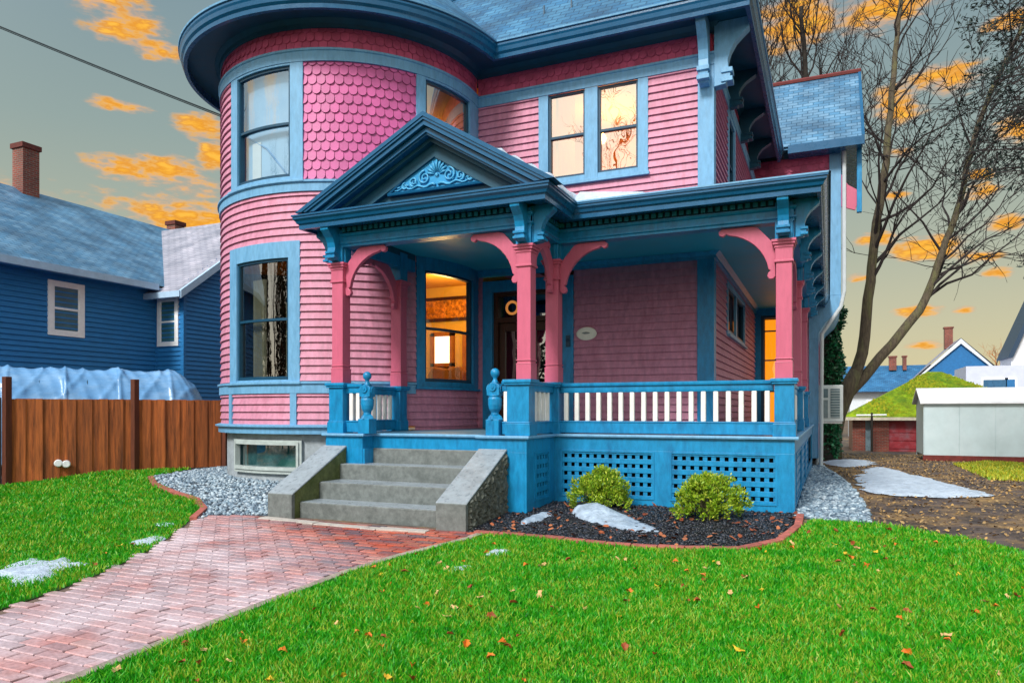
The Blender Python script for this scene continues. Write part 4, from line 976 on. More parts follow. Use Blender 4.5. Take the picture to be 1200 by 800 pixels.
def island_mat(name, cols, rough=.6, vary=.2, trans=0, pos=None):
    m = bpy.data.materials.new(name); m.use_nodes = True; nt = m.node_tree; N = nt.nodes; L = nt.links; b = N['Principled BSDF']; b.inputs['Roughness'].default_value = rough
    geo = N.new('ShaderNodeNewGeometry'); cr = N.new('ShaderNodeValToRGB'); cr.color_ramp.interpolation = 'LINEAR'
    fac = geo.outputs['Random Per Island']
    if pos:
        n = N.new('ShaderNodeTexNoise'); n.inputs['Scale'].default_value = pos; n.inputs['Detail'].default_value = 5; n.inputs['Roughness'].default_value = .7; L.new(geo.outputs['Position'], n.inputs['Vector'])
        mr = N.new('ShaderNodeMapRange'); mr.inputs['From Min'].default_value = .3; mr.inputs['From Max'].default_value = .7; L.new(n.outputs['Fac'], mr.inputs['Value'])
        mx = N.new('ShaderNodeMix'); mx.inputs[0].default_value = .5; L.new(fac, mx.inputs[2]); L.new(mr.outputs[0], mx.inputs[3]); fac = mx.outputs[0]
    L.new(fac, cr.inputs['Fac'])
    e = cr.color_ramp.elements; e[0].color = lin(cols[0]); e[1].color = lin(cols[-1])
    for i, c in enumerate(cols[1:-1], 1): q = e.new(i/(len(cols)-1)); q.color = lin(c)
    L.new(cr.outputs[0], b.inputs['Base Color'])
    if trans:
        b.inputs['Subsurface Weight'].default_value = 0
        t = N.new('ShaderNodeBsdfTranslucent'); L.new(cr.outputs[0], t.inputs[0]); mx = N.new('ShaderNodeMixShader'); mx.inputs[0].default_value = trans
        L.new(b.outputs[0], mx.inputs[1]); L.new(t.outputs[0], mx.inputs[2]); L.new(mx.outputs[0], N['Material Output'].inputs[0])
    return m
grav_m = island_mat('blue_grey_gravel', ['#46586a', '#6d8598', '#93a9b8', '#b9c8d2', '#5b6d7d', '#8598a8'], .5)
tag(scatter_stones('gravel', GRAVL, 9000, .022, .036, grav_m), 'pale blue grey gravel spread around the foot of the tower', 'gravel', kind='stuff')
tag(scatter_stones('gravel', GRAVR, 4200, .026, .042, grav_m), 'blue grey gravel strip along the right side of the porch', 'gravel', kind='stuff')
mul_m = island_mat('black_mulch_chips', ['#0a0c12', '#14161d', '#1e222c', '#0e1016', '#323846', '#16181f'], .35)
tag(scatter_stones('mulch', BEDP, 7500, .014, .03, mul_m, .45), 'black wood mulch covering the bed under the porch', 'mulch', kind='stuff')

# grass blades
gr_m = island_mat('grass_blades', ['#0d540a', '#1a8a10', '#3cb616', '#229c10', '#62c020', '#b6c43c', '#168a10', '#54b61e'], .5, trans=.4, pos=3.2)
def grass(name, P, n, label):
    p = sample(P, n); d = camdist(p[:, 0], p[:, 1]); keep = inview(p) & (rs.rand(len(p)) < np.clip(4.6/d, .22, 1)**1.2); p = p[keep]; d = d[keep]; n = len(p)
    clump = np.sin(p[:, 0]*3.1+np.sin(p[:, 1]*2.3)*1.7)*np.sin(p[:, 1]*2.7+np.sin(p[:, 0]*1.9)*1.4)
    z = hv(p); h = rs.uniform(.028, .06, n)*(1+.25*clump)*(1+.02*d); w = rs.uniform(.0022, .0042, n)*(1+.16*d)
    a = rs.uniform(0, 6.28, n); la = rs.uniform(0, 6.28, n); ln = rs.uniform(.1, .9, n)*h
    ax = np.cos(a)*w; ay = np.sin(a)*w; lx = np.cos(la)*ln; ly = np.sin(la)*ln
    V = np.stack([np.stack([p[:, 0]-ax, p[:, 1]-ay, z], 1), np.stack([p[:, 0]+ax, p[:, 1]+ay, z], 1),
                  np.stack([p[:, 0]+ax*.75+lx*.35, p[:, 1]+ay*.75+ly*.35, z+h*.6], 1), np.stack([p[:, 0]-ax*.75+lx*.35, p[:, 1]-ay*.75+ly*.35, z+h*.6], 1),
                  np.stack([p[:, 0]+lx, p[:, 1]+ly, z+h], 1)], 1).reshape(-1, 3)
    o = np.arange(n)*5
    F = np.concatenate([np.stack([o, o+1, o+2], 1), np.stack([o, o+2, o+3], 1), np.stack([o+3, o+2, o+4], 1)])
    tag(fast_mesh(name, V, F, gr_m), label, 'grass', kind='stuff')
grass('grass', LAWN_R, 780000, 'bright green lawn grass in front of the porch, right of the brick path')
grass('grass', LAWN_L, 330000, 'yellow green lawn grass left of the brick path by the wooden fence')
# rough dead grass and leaf litter on the bare yard
lit_m = island_mat('leaf_litter', ['#4a3830', '#7a5230', '#c09a5a', '#4a3a38', '#a88a5c', '#6d5a3a', '#d0a860'], .8, pos=.9)
YARD = [(.5, 9.75), (1.4, 9.25), (2.0, 8.7), (3.3, 7.7), (6.2, 6.6), (9, 8), (12, 22), (8, 32), (0, 32), (-.3, 22), (.3, 16.4), (.5, 12)]
def litter(name, P, n, s0, s1, m, label, cat, lift=.01):
    p = sample(P, n); p = p[inview(p)]; n = len(p); z = hv(p)+lift+rs.rand(n)*.012; s = rs.uniform(s0, s1, n); a = rs.uniform(0, 6.28, n); t = rs.normal(0, .35, (n, 2))
    q = np.array([(-1, -.5), (0, -.7), (1, 0), (0, .7), (-1, .5)]); X = q[None, :, 0]*s[:, None]; Y = q[None, :, 1]*s[:, None]
    x = X*np.cos(a)[:, None]-Y*np.sin(a)[:, None]; y = X*np.sin(a)[:, None]+Y*np.cos(a)[:, None]
    V = np.stack([x+p[:, :1], y+p[:, 1:], z[:, None]+x*t[:, :1]+y*t[:, 1:]+np.abs(Y)*.25], 2).reshape(-1, 3); F = np.arange(n*5).reshape(n, 5)
    tag(fast_mesh(name, V, F, m), label, cat, kind='stuff')
litter('leaf_litter', YARD, 26000, .010, .028, lit_m, 'brown dead leaves and straw littering the bare yard right of the house', 'leaf litter')
litter('leaf_litter', BEDP, 230, .018, .042, island_mat('rust_leaves', ['#6a2f18', '#9a5230', '#b97048', '#5a3020'], .7), 'rust brown leaves caught in the black mulch bed', 'leaf litter', .025)
YG = [(3.0, 17.5), (4.2, 17.2), (5.2, 18.5), (6, 25), (4.6, 27), (3.3, 24.5)]
def tufts():
    p = sample(YG, 9000); n = len(p); z = hv(p); h = rs.uniform(.04, .09, n); a = rs.uniform(0, 6.28, n); w = .02
    V = np.stack([np.stack([p[:, 0]-np.cos(a)*w, p[:, 1]-np.sin(a)*w, z], 1), np.stack([p[:, 0]+np.cos(a)*w, p[:, 1]+np.sin(a)*w, z], 1), np.stack([p[:, 0]+rs.normal(0, .03, n), p[:, 1]+rs.normal(0, .03, n), z+h], 1)], 1).reshape(-1, 3)
    tag(fast_mesh('grass', V, np.arange(n*3).reshape(n, 3), island_mat('yellow_green_grass', ['#5a8a10', '#9aa81c', '#c8b62e', '#6f9a18'], .6)), 'yellow green grass patch in front of the white shed', 'grass', kind='stuff')
tufts()
# single fallen leaves on the lawn
leaf_ms = [mat('orange_leaf', '#c56a1c', .6, .2, 30), mat('rust_leaf', '#8e4420', .65, .2, 30), mat('tan_leaf', '#c79f6c', .6, .2, 30), mat('yellow_leaf', '#d0a428', .6, .2, 30)]
def leafmesh(i):
    mb = MB(); q = [(-.034, 0), (-.022, -.016), (-.008, -.013), (.004, -.024), (.018, -.012), (.036, 0), (.016, .013), (.003, .024), (-.01, .012), (-.024, .017)]
    mb.v = [(x, y, .012*math.cos(x*70+i)+abs(y)*.45) for x, y in q]+[(0, 0, 0)]; mb.f = [(k, (k+1) % 10, 10) for k in range(10)]; mb.m = [0]*10
    return mb
names_ = ['orange fallen maple leaf lying on the green lawn', 'dark rust brown fallen leaf lying on the green lawn', 'pale tan fallen leaf lying on the green lawn', 'yellow fallen leaf lying on the green lawn']
leafs = [None]*4
lp = sample(LAWN_R, 1400); lp = lp[inview(lp)]; lp = [p for p in lp if 2.7 < math.hypot(*p) < 11 and (rs.rand() < .35 or math.sin(p[0]*2.3+1)*math.sin(p[1]*1.7) > .1)][:230]
l2 = sample(LAWN_L, 200); l2 = l2[inview(l2)]; lp += [p for p in l2 if math.hypot(*p) < 10][:26]
for i, p in enumerate(lp):
    k = [0, 1, 2, 1, 0, 2, 3][i % 7]
    if leafs[k] is None:
        leafs[k] = obj('fallen_leaf', leafmesh(k), leaf_ms[k], recalc=False); o = leafs[k]
    else: o = leafs[k].copy(); col.objects.link(o)
    o.location = (p[0], p[1], hh(*p)+random.uniform(.035, .05)); o.rotation_euler = (random.gauss(0, .35), random.gauss(0, .35), random.uniform(0, 6.28)); s_ = random.uniform(.6, 1.3); o.scale = (s_, s_, s_)
    tag(o, names_[k], 'leaf', 'fallen leaves scattered on the lawn')
# ------------------------------------------------------------------ snow patches
def seg_dist(x, y, P):
    m_ = 9
    for i in range(len(P)):
        ax, ay = P[i-1]; bx, by = P[i]; dx, dy = bx-ax, by-ay; t = max(0, min(1, ((x-ax)*dx+(y-ay)*dy)/(dx*dx+dy*dy+1e-9))); m_ = min(m_, math.hypot(x-ax-dx*t, y-ay-dy*t))
    return m_
from mathutils import noise as mnoise
def snow(P, h, label, step=.07, edge=.12, jag=.05, hf=None, m_='snow'):
    P = smoothpoly(P, 1); Q = []
    for i in range(len(P)):
        a = Vector(P[i-1]); b = Vector(P[i]); n = max(1, int((b-a).length/(step*1.2)))
        for k in range(n):
            p = a.lerp(b, k/n); q = mnoise.noise(Vector((p.x*5, p.y*5, 3)))+.6*mnoise.noise(Vector((p.x*14, p.y*14, 9))); d = (b-a).normalized(); Q.append((p.x+d.y*q*jag*1.6, p.y-d.x*q*jag*1.6))
    o = sheet('snow_patch', Q, M[m_], .012, step)
    for v in o.data.vertices:
        e = seg_dist(v.co.x, v.co.y, Q); f_ = min(1, e/edge)**.6; x, y = v.co.x, v.co.y
        n_ = .75+.5*mnoise.noise(Vector((x*3, y*3, 0)))+.3*mnoise.noise(Vector((x*11, y*11, 5)))
        v.co.z += f_*n_*(h if hf is None else hf(x, y))
    for p in o.data.polygons: p.use_smooth = True
    tag(o, label, 'snow', 'old snow patches'); return o
snow([(.45, 13.9), (.60, 13.1), (.84, 12.85), (1.1, 12.95), (1.5, 12.8), (1.9, 13.1), (2.45, 13.4), (2.3, 13.9), (1.95, 16.1), (1.65, 19), (1.2, 22), (.9, 20), (.55, 17)], .06, 'long white snow patch on the bare yard right of the porch', .16, .3, .14)
snow([(-.1, 22.2), (.5, 20.5), (1.2, 23), (1.1, 26), (.2, 25.4), (-.25, 24)], .05, 'white snow strip at the foot of the ivy covered tree', .2, .3, .15)
snow([(-7.5, 4.45), (-7.7, 4.7), (-7.78, 5.0), (-7.5, 4.95), (-7.42, 5.2), (-7.15, 5.0), (-6.93, 5.1), (-6.98, 4.75), (-6.78, 4.62), (-6.62, 4.2), (-6.85, 4.12), (-7.05, 4.38), (-7.3, 4.3)], .045, 'largest snow patch on the left lawn near the picture edge', .05, .08, .05)
snow([(-7.66, 6.05), (-7.62, 6.5), (-7.3, 6.3), (-7.22, 5.98), (-7.4, 5.9)], .035, 'flat snow patch on the left lawn against the brick path', .05, .08, .03)
snow([(-8.35, 6.9), (-8.3, 7.12), (-8.02, 7.12), (-8.0, 6.92)], .03, 'small thin snow patch on the left lawn behind the flat patch', .05, .07, .03)
snow([(-3.42, 6.1), (-3.36, 6.4), (-3.2, 6.45), (-3.22, 6.15)], .045, 'thin snow scrap on the right lawn nearest the brick path', .04, .06, .03)
snow([(-3.38, 6.85), (-3.32, 7.12), (-3.1, 7.15), (-3.12, 6.92)], .05, 'small snow scrap on the right lawn closest to the mulch bed', .04, .06, .03)
snow([(-3.62, 8.45), (-3.66, 8.8), (-3.55, 9.2), (-3.38, 9.1), (-3.42, 8.7), (-3.5, 8.4)], .05, 'low grey snow patch on the mulch beside the stone steps', .05, .08, .03, None, 'ice')
snow([(-3.22, 9.30), (-3.0, 8.95), (-2.5, 8.62), (-2.05, 8.42), (-1.76, 8.55), (-2.1, 8.9), (-2.4, 9.3), (-2.8, 9.65), (-3.1, 9.6)], .3, 'tall icy snow heap between the two shrubs in the mulch bed', .05, .30, .03, lambda x, y: .22*max(.2, 1-((x+2.98)/1.0)**1.0 if x > -2.98 else 1), 'ice')
def rz(x, y): # portico right slope
    return PZ-(x-PC)*(PZ-ZB)/(HR-PC)+.0
mb = MB(); nx, ny = 22, 16; P0 = {}
for i in range(nx+1):
    for j in range(ny+1):
        x = PC+.75+(HR-.02-PC-.75)*i/nx; y = PF-.28+(11.2-PF+.28)*j/ny; e = min(i, nx-i, j, ny-j); t = 0 if e == 0 else (.6 if e == 1 else 1)
        mb.v.append((x, y, rz(x, y)+.005+t*(.115+.02*math.sin(i*1.3+j*.7)+random.uniform(-.008, .008))))
for i in range(nx):
    for j in range(ny): a = i*(ny+1)+j; mb.f.append((a, a+1, a+ny+2, a+ny+1)); mb.m.append(0)
tag(obj('snow_patch', mb, M['snow'], smooth=True), 'thick snow lying on the right slope of the porch pediment roof', 'snow', 'old snow patches')
mb = MB(); P0 = {}
for i in range(13):
    for j in range(9):
        x = HR-.1+1.1*i/12; y = PM-.40+1.3*j/8; e = min(i, 12-i, j, 8-j); t = 0 if e == 0 else 1
        mb.v.append((x, y, 4.335+(y-PM+.42)*.20+t*(.14*(1-i/13)+.02)))
for i in range(12):
    for j in range(8): a = i*9+j; mb.f.append((a, a+1, a+10, a+9)); mb.m.append(0)
tag(obj('snow_patch', mb, M['snow'], smooth=True), 'wedge of snow in the valley where pediment roof meets the long porch roof', 'snow', 'old snow patches')
# ------------------------------------------------------------------ shrubs
sh_m = island_mat('shrub_leaves', ['#3d6a12', '#6f9a1c', '#a9c42e', '#86b020', '#c9cf4a', '#4f8a1a'], .5, trans=.25)
def leafcloud(name, centers, n, size, m, spread, parent=None, elong=2.2):
    """n leaves around each of the given points; centers: array (k,3), with outward dirs (k,3)"""
    C, Dv = centers; k = len(C); idx = rs.randint(0, k, n)
    p = C[idx]+rs.normal(0, spread, (n, 3)); d = Dv[idx]+rs.normal(0, .55, (n, 3)); d /= np.linalg.norm(d, axis=1)[:, None]+1e-9
    s = np.cross(d, rs.normal(0, 1, (n, 3))); s /= np.linalg.norm(s, axis=1)[:, None]+1e-9
    L_ = size*rs.uniform(.6, 1.3, n)[:, None]; w = L_/elong
    V = np.stack([p, p+d*L_*.5+s*w*.5, p+d*L_, p+d*L_*.5-s*w*.5], 1).reshape(-1, 3); F = np.arange(n*4).reshape(n, 4)
    if parent: V = V-np.array(origin(parent)[:])
    o = fast_mesh(name, V, F, m)
    if parent: o.parent = parent
    return o
def shrub(x, y, rx, ry, h, label, seed):
    z0 = hh(x, y); t = thing('low_shrub', label, 'shrub', (x, y, z0)); rg = np.random.RandomState(seed)
    C = []; Dv = []; mb = MB()
    for i in range(330):
        a = rg.uniform(0, 6.28); e = rg.uniform(0.02, 1.5); rr = rg.uniform(.55, 1.0)*(1+.16*math.sin(3*a+seed)*math.cos(e))
        d = np.array([math.cos(a)*math.cos(e)*rx, math.sin(a)*math.cos(e)*ry, math.sin(e)*h])
        p = np.array([x, y, z0+.05])+d*rr; C.append(p); dn = d/np.linalg.norm(d)+np.array([0, 0, .5]); Dv.append(dn/np.linalg.norm(dn))
        if i % 4 == 0: mb.tube([(x, y, z0), tuple(np.array([x, y, z0+.08])+d*rr*.5), tuple(p)], [.009, .006, .003], 4)
    obj('stems', mb, M['bark'], t); leafcloud('foliage', (np.array(C), np.array(Dv)), 9000, .046, sh_m, .022, t, 2.4)
shrub(-2.92, 9.80, .44, .36, .50, 'low yellow green shrub half behind the icy snow heap, nearer the stone steps', 3)
shrub(-1.42, 9.52, .47, .42, .52, 'rounded yellow green shrub near the right end of the mulch bed', 8)

# ------------------------------------------------------------------ trees
def limb(mb, p, d, L_, r, depth, rg, upb=.12, wob=.20, kids=(2, 4), tips=None, minr=.014, shrink=.62):
    n = 5 if depth > 1 else 3; pts = [Vector(p)]; rad = [r]; d = Vector(d).normalized()
    for i in range(n):
        d = (d+Vector((rg.gauss(0, wob), rg.gauss(0, wob), rg.gauss(0, wob)+upb))).normalized()
        pts.append(pts[-1]+d*(L_/n)); rad.append(max(minr*.5, r*(1-.75*(i+1)/n)))
    mb.tube(pts, rad, 7 if r > .12 else (5 if r > .03 else 3), cap=False)
    if depth <= 0:
        if tips is not None: tips.append((pts[-1], d)); tips.append((pts[-2], d))
        return
    for k in range(rg.randint(*kids)):
        t = rg.uniform(.25, 1.0); i = min(n-1, int(t*n)); q = pts[i].lerp(pts[i+1], t*n-i) if i < n else pts[-1]
        ax = Vector((rg.gauss(0, 1), rg.gauss(0, 1), rg.gauss(0, .6))).normalized()
        nd = (d*rg.uniform(.5, 1.0)+ax*rg.uniform(.5, .95)).normalized()
        limb(mb, q, nd, L_*rg.uniform(.45, .8), max(minr, min(rad[i]*.75, r*shrink*.8)), depth-1, rg, upb, wob, kids, tips, minr, shrink)
def stem(mb, pts, r0, r1, crown, rg, t0=.25, nk=14, L_=3.2, depth=3, upb=.1, side=None):
    V_ = [Vector(p) for p in pts]; Q = []
    for i in range(len(V_)-1):
        a = V_[max(i-1, 0)]; b = V_[i]; c = V_[i+1]; d = V_[min(i+2, len(V_)-1)]
        for k in range(4):
            t = k/4; Q.append(.5*((2*b)+(c-a)*t+(2*a-5*b+4*c-d)*t*t+(3*b-a-3*c+d)*t**3)+Vector((rg.gauss(0, .02), rg.gauss(0, .02), 0)))
    Q.append(V_[-1]); n = len(Q); rad = [r0+(r1-r0)*(i/(n-1))**.8 for i in range(n)]
    mb.tube(Q, rad, 12, cap=True)
    for k in range(nk):
        t = t0+(1-t0)*(k+rg.random())/nk; i = min(n-2, int(t*(n-1))); d = (Q[i+1]-Q[i]).normalized()
        a = rg.uniform(0, 6.28); ax = Vector((math.cos(a), math.sin(a)*.6, rg.uniform(.1, .5)))
        if side and rg.random() < .5: ax.x = abs(ax.x)*side
        limb(crown, Q[i], (d*.55+ax*.9), L_*(1.1-.5*t)*rg.uniform(.7, 1.2), max(.035, rad[i]*.42), depth, rg, upb)
rg = random.Random(5)
def bz(x, y): return hh(x, y)-.15
t = thing('bare_tree', 'tall bare tree whose two grey stems fork low beside the ivy covered trunk', 'tree', (.55, 26.6, bz(.55, 26.6)))
tr = MB(); cr = MB()
tr.tube([(-.05, 26.5, bz(.0, 26.5)), (.02, 26.5, .5), (.22, 26.5, 1.3), (.55, 26.55, 2.1), (.82, 26.6, 2.7)], [.46, .36, .31, .27, .20], 14)
stem(tr, [(.40, 26.5, 1.7), (.98, 26.7, 3.3), (1.25, 26.8, 5.65), (1.43, 26.85, 7.6), (1.77, 27, 10.2), (1.95, 27.05, 12.5), (2.16, 27.1, 15), (2.4, 27.2, 18.5)], .22, .05, cr, rg, .28, 24, 4.2, 3, .14)
stem(tr, [(.40, 26.5, 1.7), (1.30, 26.9, 2.8), (2.42, 27.3, 4.3), (2.94, 27.5, 5.1), (3.4, 27.7, 6.6), (3.97, 28, 8.2), (4.49, 28.2, 10.75), (5.5, 28.6, 13.3), (6.8, 28.8, 16)], .19, .05, cr, rg, .32, 24, 4.4, 3, .08, 1)
obj('trunk', tr, M['bark'], t, smooth=True); obj('crown', cr, M['twig'], t, smooth=True)
# ivy covered trunk
t = thing('ivy_covered_tree', 'thick dark tree trunk overgrown with green ivy behind the window air conditioner', 'tree', (-.25, 25.2, bz(-.25, 25.2)))
tr = MB(); tr.tube([(-.35, 25.2, bz(0, 25)), (-.28, 25.2, .7), (-.2, 25.2, 2.4), (.02, 25.2, 4.2), (.2, 25.25, 6.5), (.32, 25.3, 8.5)], [.60, .44, .38, .26, .12, .05], 14)
obj('trunk', tr, M['barkdark'], t, smooth=True)
C = []; Dv = []
for i in range(700):
    z = rg.uniform(-.1, 4.6)**1.0; f_ = z/4.6; x = -.30+.36*f_; r = .46-.16*f_+.08*math.sin(z*3); a = rg.uniform(-2.6, .9)
    C.append((x+r*math.cos(a), 25.2+r*math.sin(a), z)); Dv.append((math.cos(a), math.sin(a), -.3))
C = [c for c in C if c[0] > -.18+.05*math.sin(c[2]*4)]; Dv = Dv[:len(C)]
leafcloud('ivy', (np.array(C), np.array(Dv)), 5200, .10, island_mat('ivy_leaves', ['#0c3d24', '#15603a', '#0a2e1e', '#2a8a58', '#124a2c'], .4), .05, t, 1.3)
# generic bare trees behind
def baretree(x, y, H, label, seed, m='twig', r=.3, fork=.35, depth=3, nk=16, L_=4.5, loc_label=None, upb=.15):
    g = random.Random(seed); z0 = bz(x, y); t = thing('bare_tree', label, 'tree', (x, y, z0)); tr = MB(); cr = MB()
    pts = [(x+g.gauss(0, .12)*i, y, z0+H*i/6*1.0) for i in range(7)]
    stem(tr, pts, r, r*.2, cr, g, fork, nk, L_, depth, upb)
    obj('trunk', tr, M['barkdark'], t, smooth=True); obj('crown', cr, M[m] if isinstance(m, str) else m, t, smooth=True)
baretree(-.9, 33.0, 19, 'bare tree rising straight behind the rear wing roof', 12, r=.36, nk=30, L_=4.2, fork=.45, upb=.25)
baretree(-3.6, 34.0, 20.5, 'bare tree at the left behind the rear wing roof, half hidden by the main eave', 14, r=.33, nk=26, L_=4.2, fork=.5, upb=.25)
for k, (x, y, H, lb) in enumerate(((-24, -9, 13, 'left'), (-18.5, -14, 15, 'middle'), (-11.5, -17, 19, 'right'))):
    baretree(x, y, H, lb+' one of three bare street trees seen only as reflections in the tower windows', 40+k, r=.3, nk=18, L_=4.0, fork=.3, upb=.15)
baretree(13.2, 74, 7.4, 'small distant bare tree with orange brown twigs behind the far houses', 9, m=mat('orange_twigs', '#b5703a', .9, .2), r=.16, nk=16, L_=2.6, fork=.25, depth=2)
# leafy dark tree at the right edge
t = thing('dark_evergreen', 'dark leafy tree whose drooping boughs hang in from the right edge of the picture', 'tree', (5.0, 16.6, bz(5, 16.6)))
g = random.Random(21); tr = MB(); cr = MB(); tips = []
tr.tube([(5.0+.05*i, 16.6, -.2+1.6*i) for i in range(9)], [.3-.03*i for i in range(9)], 12)
for i in range(34):
    z = g.uniform(5.0, 10.5); a = g.uniform(2.3, 4.1) if i < 26 else g.uniform(0, 6.28); d = Vector((math.cos(a), math.sin(a)*.6, g.uniform(-.1, .35)))
    limb(cr, (5.05, 16.6, z), d, g.uniform(1.7, 2.7)*(1.15-.04*z), .045, 2, g, -.06, .16, (3, 5), tips, .006)
obj('trunk', tr, M['barkdark'], t, smooth=True); obj('boughs', cr, M['twig'], t)
C = np.array([p[0][:] for p in tips]); Dv = np.array([p[1][:] for p in tips])
leafcloud('foliage', (C, Dv), 8500, .10, island_mat('dark_evergreen_leaves', ['#0a1516', '#12241f', '#1a332c', '#0c1416'], .6), .07, t, 3.2)

for k, (x, y, H, lb) in enumerate(((-15, -3, 8.5, 'nearest'), (-19.5, -7, 9.5, 'second'), (-15.5, -9.5, 8.0, 'third'), (-22, -1.5, 8.5, 'leftmost'), (-11.5, -11, 8.0, 'rightmost'))):  # conifers added out of view to darken what the lower tower window reflects
    t = thing('added_conifer', lb+' dark conifer added out of view to darken the reflection in the lower tower window', 'tree', (x, y, -.2)); g = random.Random(60+k); tr = MB(); tr.tube([(x, y, -.3), (x, y, H*.9)], [.25, .05], 10); obj('trunk', tr, M['barkdark'], t)
    C = []; Dv = []
    for i in range(500):
        z = g.uniform(.06, 1)*H; r = (1-z/H)*2.6*g.uniform(.5, 1.05)+.15; a = g.uniform(0, 6.28); C.append((x+r*math.cos(a), y+r*math.sin(a), z)); Dv.append((math.cos(a), math.sin(a), -.1))
    leafcloud('crown', (np.array(C), np.array(Dv)), 4200, .42, island_mat('conifer_leaves', ['#0f2018', '#1c3324', '#2a2c1c'], .7), .18, t, 2.5)
# ------------------------------------------------------------------ fence
F0 = Vector((-14.5, 8.85)); F1 = Vector((-11.75, 13.0)); FD = (F1-F0).normalized(); FN = Vector((FD.y, -FD.x))
def boards(p0, p1, zt, m, parent, w=.14, name='board_panel'):
    mb = MB(); a = Vector(p0); b = Vector(p1); d = (b-a).normalized(); n = Vector((d.y, -d.x)); L_ = (b-a).length; k = 0
    while k < L_-.02:
        ww = w-.0015; q0 = a+d*k; q1 = a+d*min(L_, k+w+.018); off = random.uniform(0, .006)+(.024 if int(round(k/w)) % 2 else 0); th = .02; z0 = hh(q0.x, q0.y)+.02+random.uniform(-.01, .01); z1 = zt+random.uniform(-.006, .006)
        q = [q0+n*(off-th), q0+n*off, q1+n*off, q1+n*(off-th)]
        mb.add([(p.x, p.y, z0) for p in q]+[(p.x, p.y, z1) for p in q], [(0,3,2,1),(4,5,6,7),(0,1,5,4),(1,2,6,5),(2,3,7,6),(3,0,4,7)]); k += w
    return obj(name, mb, m, parent)
f = thing('board_fence', 'reddish brown vertical board fence with tall square posts left of the tower', 'fence', (F0.x, F0.y, 0))
mid = F0.lerp(F1, .44)
boards(F0, mid, 1.60, M['cedar'], f); boards(mid, F1, 1.60, M['cedar'], f)
mb = MB(); q0 = F0-FN*.05; q1 = F1-FN*.05
for z in (.35, 1.0, 1.45): mb.add([(p.x, p.y, zz) for zz in (z, z+.09) for p in (q0, q1, q1-FN*.04, q0-FN*.04)], [(0,1,2,3),(4,5,6,7),(0,1,5,4),(1,2,6,5),(2,3,7,6),(3,0,4,7)])
obj('rail', mb, M['cedar'], f)
for t_ in (0.0, .44, .80):
    p = F0.lerp(F1, t_)+FN*.03; mb = MB(); mb.box(p.x-.06, p.x+.06, p.y-.06, p.y+.06, -.1, 2.02); obj('post', mb, mat('dark_fence_post', '#5a2e1c', .7, .2, 5, .3, 30, (6, 6, .6)), f, bevel=.008)
f = thing('dark_board_fence', 'dark weathered board fence panel at the far left edge beside the brown fence', 'fence', (-14.6, 8.8, 0))
boards((-16.6, 6.4), (-14.56, 8.78), 1.62, M['darkwood'], f)
for k, (t_, lb) in enumerate(((.168, 'left of the two round white lamps low on the brown fence'), (.195, 'right of the two round white lamps low on the brown fence'))):
    p = F0.lerp(F1, t_+.0)+FN*.12; l = thing('round_lamp', lb, 'lamp', (p.x, p.y, .28)); mb = MB(); c_ = Vector((p.x, p.y, .33-.02*k))
    fw = (Vector((0, 0, 1.0))-c_).normalized(); mb.tube([c_-fw*.09, c_-fw*.03, c_, c_+fw*.02], [.03, .065, .075, .06], 18); obj('head', mb, mat('white_lamp_shell', '#d7dde2', .4, .05), l, smooth=False)
    mb = MB(); mb.tube([c_-fw*.05, (p.x-FN.x*.1, p.y-FN.y*.1, .25)], .015, 6); obj('arm', mb, M['sash'], l)
# tarpaulin over a long hoop frame
tp = thing('tarp_shelter', 'long arched shelter covered with wrinkled pale blue tarpaulin behind the fence', 'shelter', (-16.5, 11, 0))
tm = mat('silvery_blue_tarpaulin', '#5f93c4', .28, .10, 2, .3, 9, (1, 1, 3), dirt='#8fb4d6', dscale=1.2, damt=.6)
A0 = Vector((-18.2, 7.4)); A1 = Vector((-14.1, 13.6)); AD = (A1-A0).normalized(); AN = Vector((AD.y, -AD.x)); mb = MB(); nL, nA = 240, 56
for i in range(nL+1):
    t = i/nL; c = A0.lerp(A1, t); e = 1.0 if t < .86 else math.sqrt(max(.0, 1-((t-.86)/.14)**2)); hoop = abs(math.sin(t*math.pi*7)); I = i*90/240
    for j in range(nA+1):
        a = math.pi*j/nA; J = j*26/56; sag = -.035*hoop*math.sin(a)+.05*(1-abs(math.sin(I*.21+J*.19+.3*math.sin(I*.4))))**5+.04*(1-abs(math.sin(I*.33-J*.21+.5*math.sin(J*.5))))**6-.02*abs(math.sin(I*.9+J*.5))+.05*(1-abs(math.sin(t*math.pi*7+.02)))**12; r = 1.0*(max(e, .05)); 
        q = c+AN*math.cos(a)*(r+sag); mb.v.append((q.x, q.y, .25+(2.1*math.sin(a)**.8 if 0 < j < nA else 0)*max(e, .05)+sag*math.sin(a)))
for i in range(nL):
    for j in range(nA): a = i*(nA+1)+j; mb.f.append((a, a+1, a+nA+2, a+nA+1)); mb.m.append(0)
obj('tarpaulin', mb, tm, tp, smooth=True)
mb = MB()
for i in range(7):
    c = A0.lerp(A1, i/7*.85+.02); mb.tube([(c+AN*math.cos(math.pi*j/16)*.97).to_3d()+Vector((0, 0, .2+2.08*math.sin(math.pi*j/16)**.8)) for j in range(17)], .02, 6)
obj('hoop', mb, M['sash'], tp)
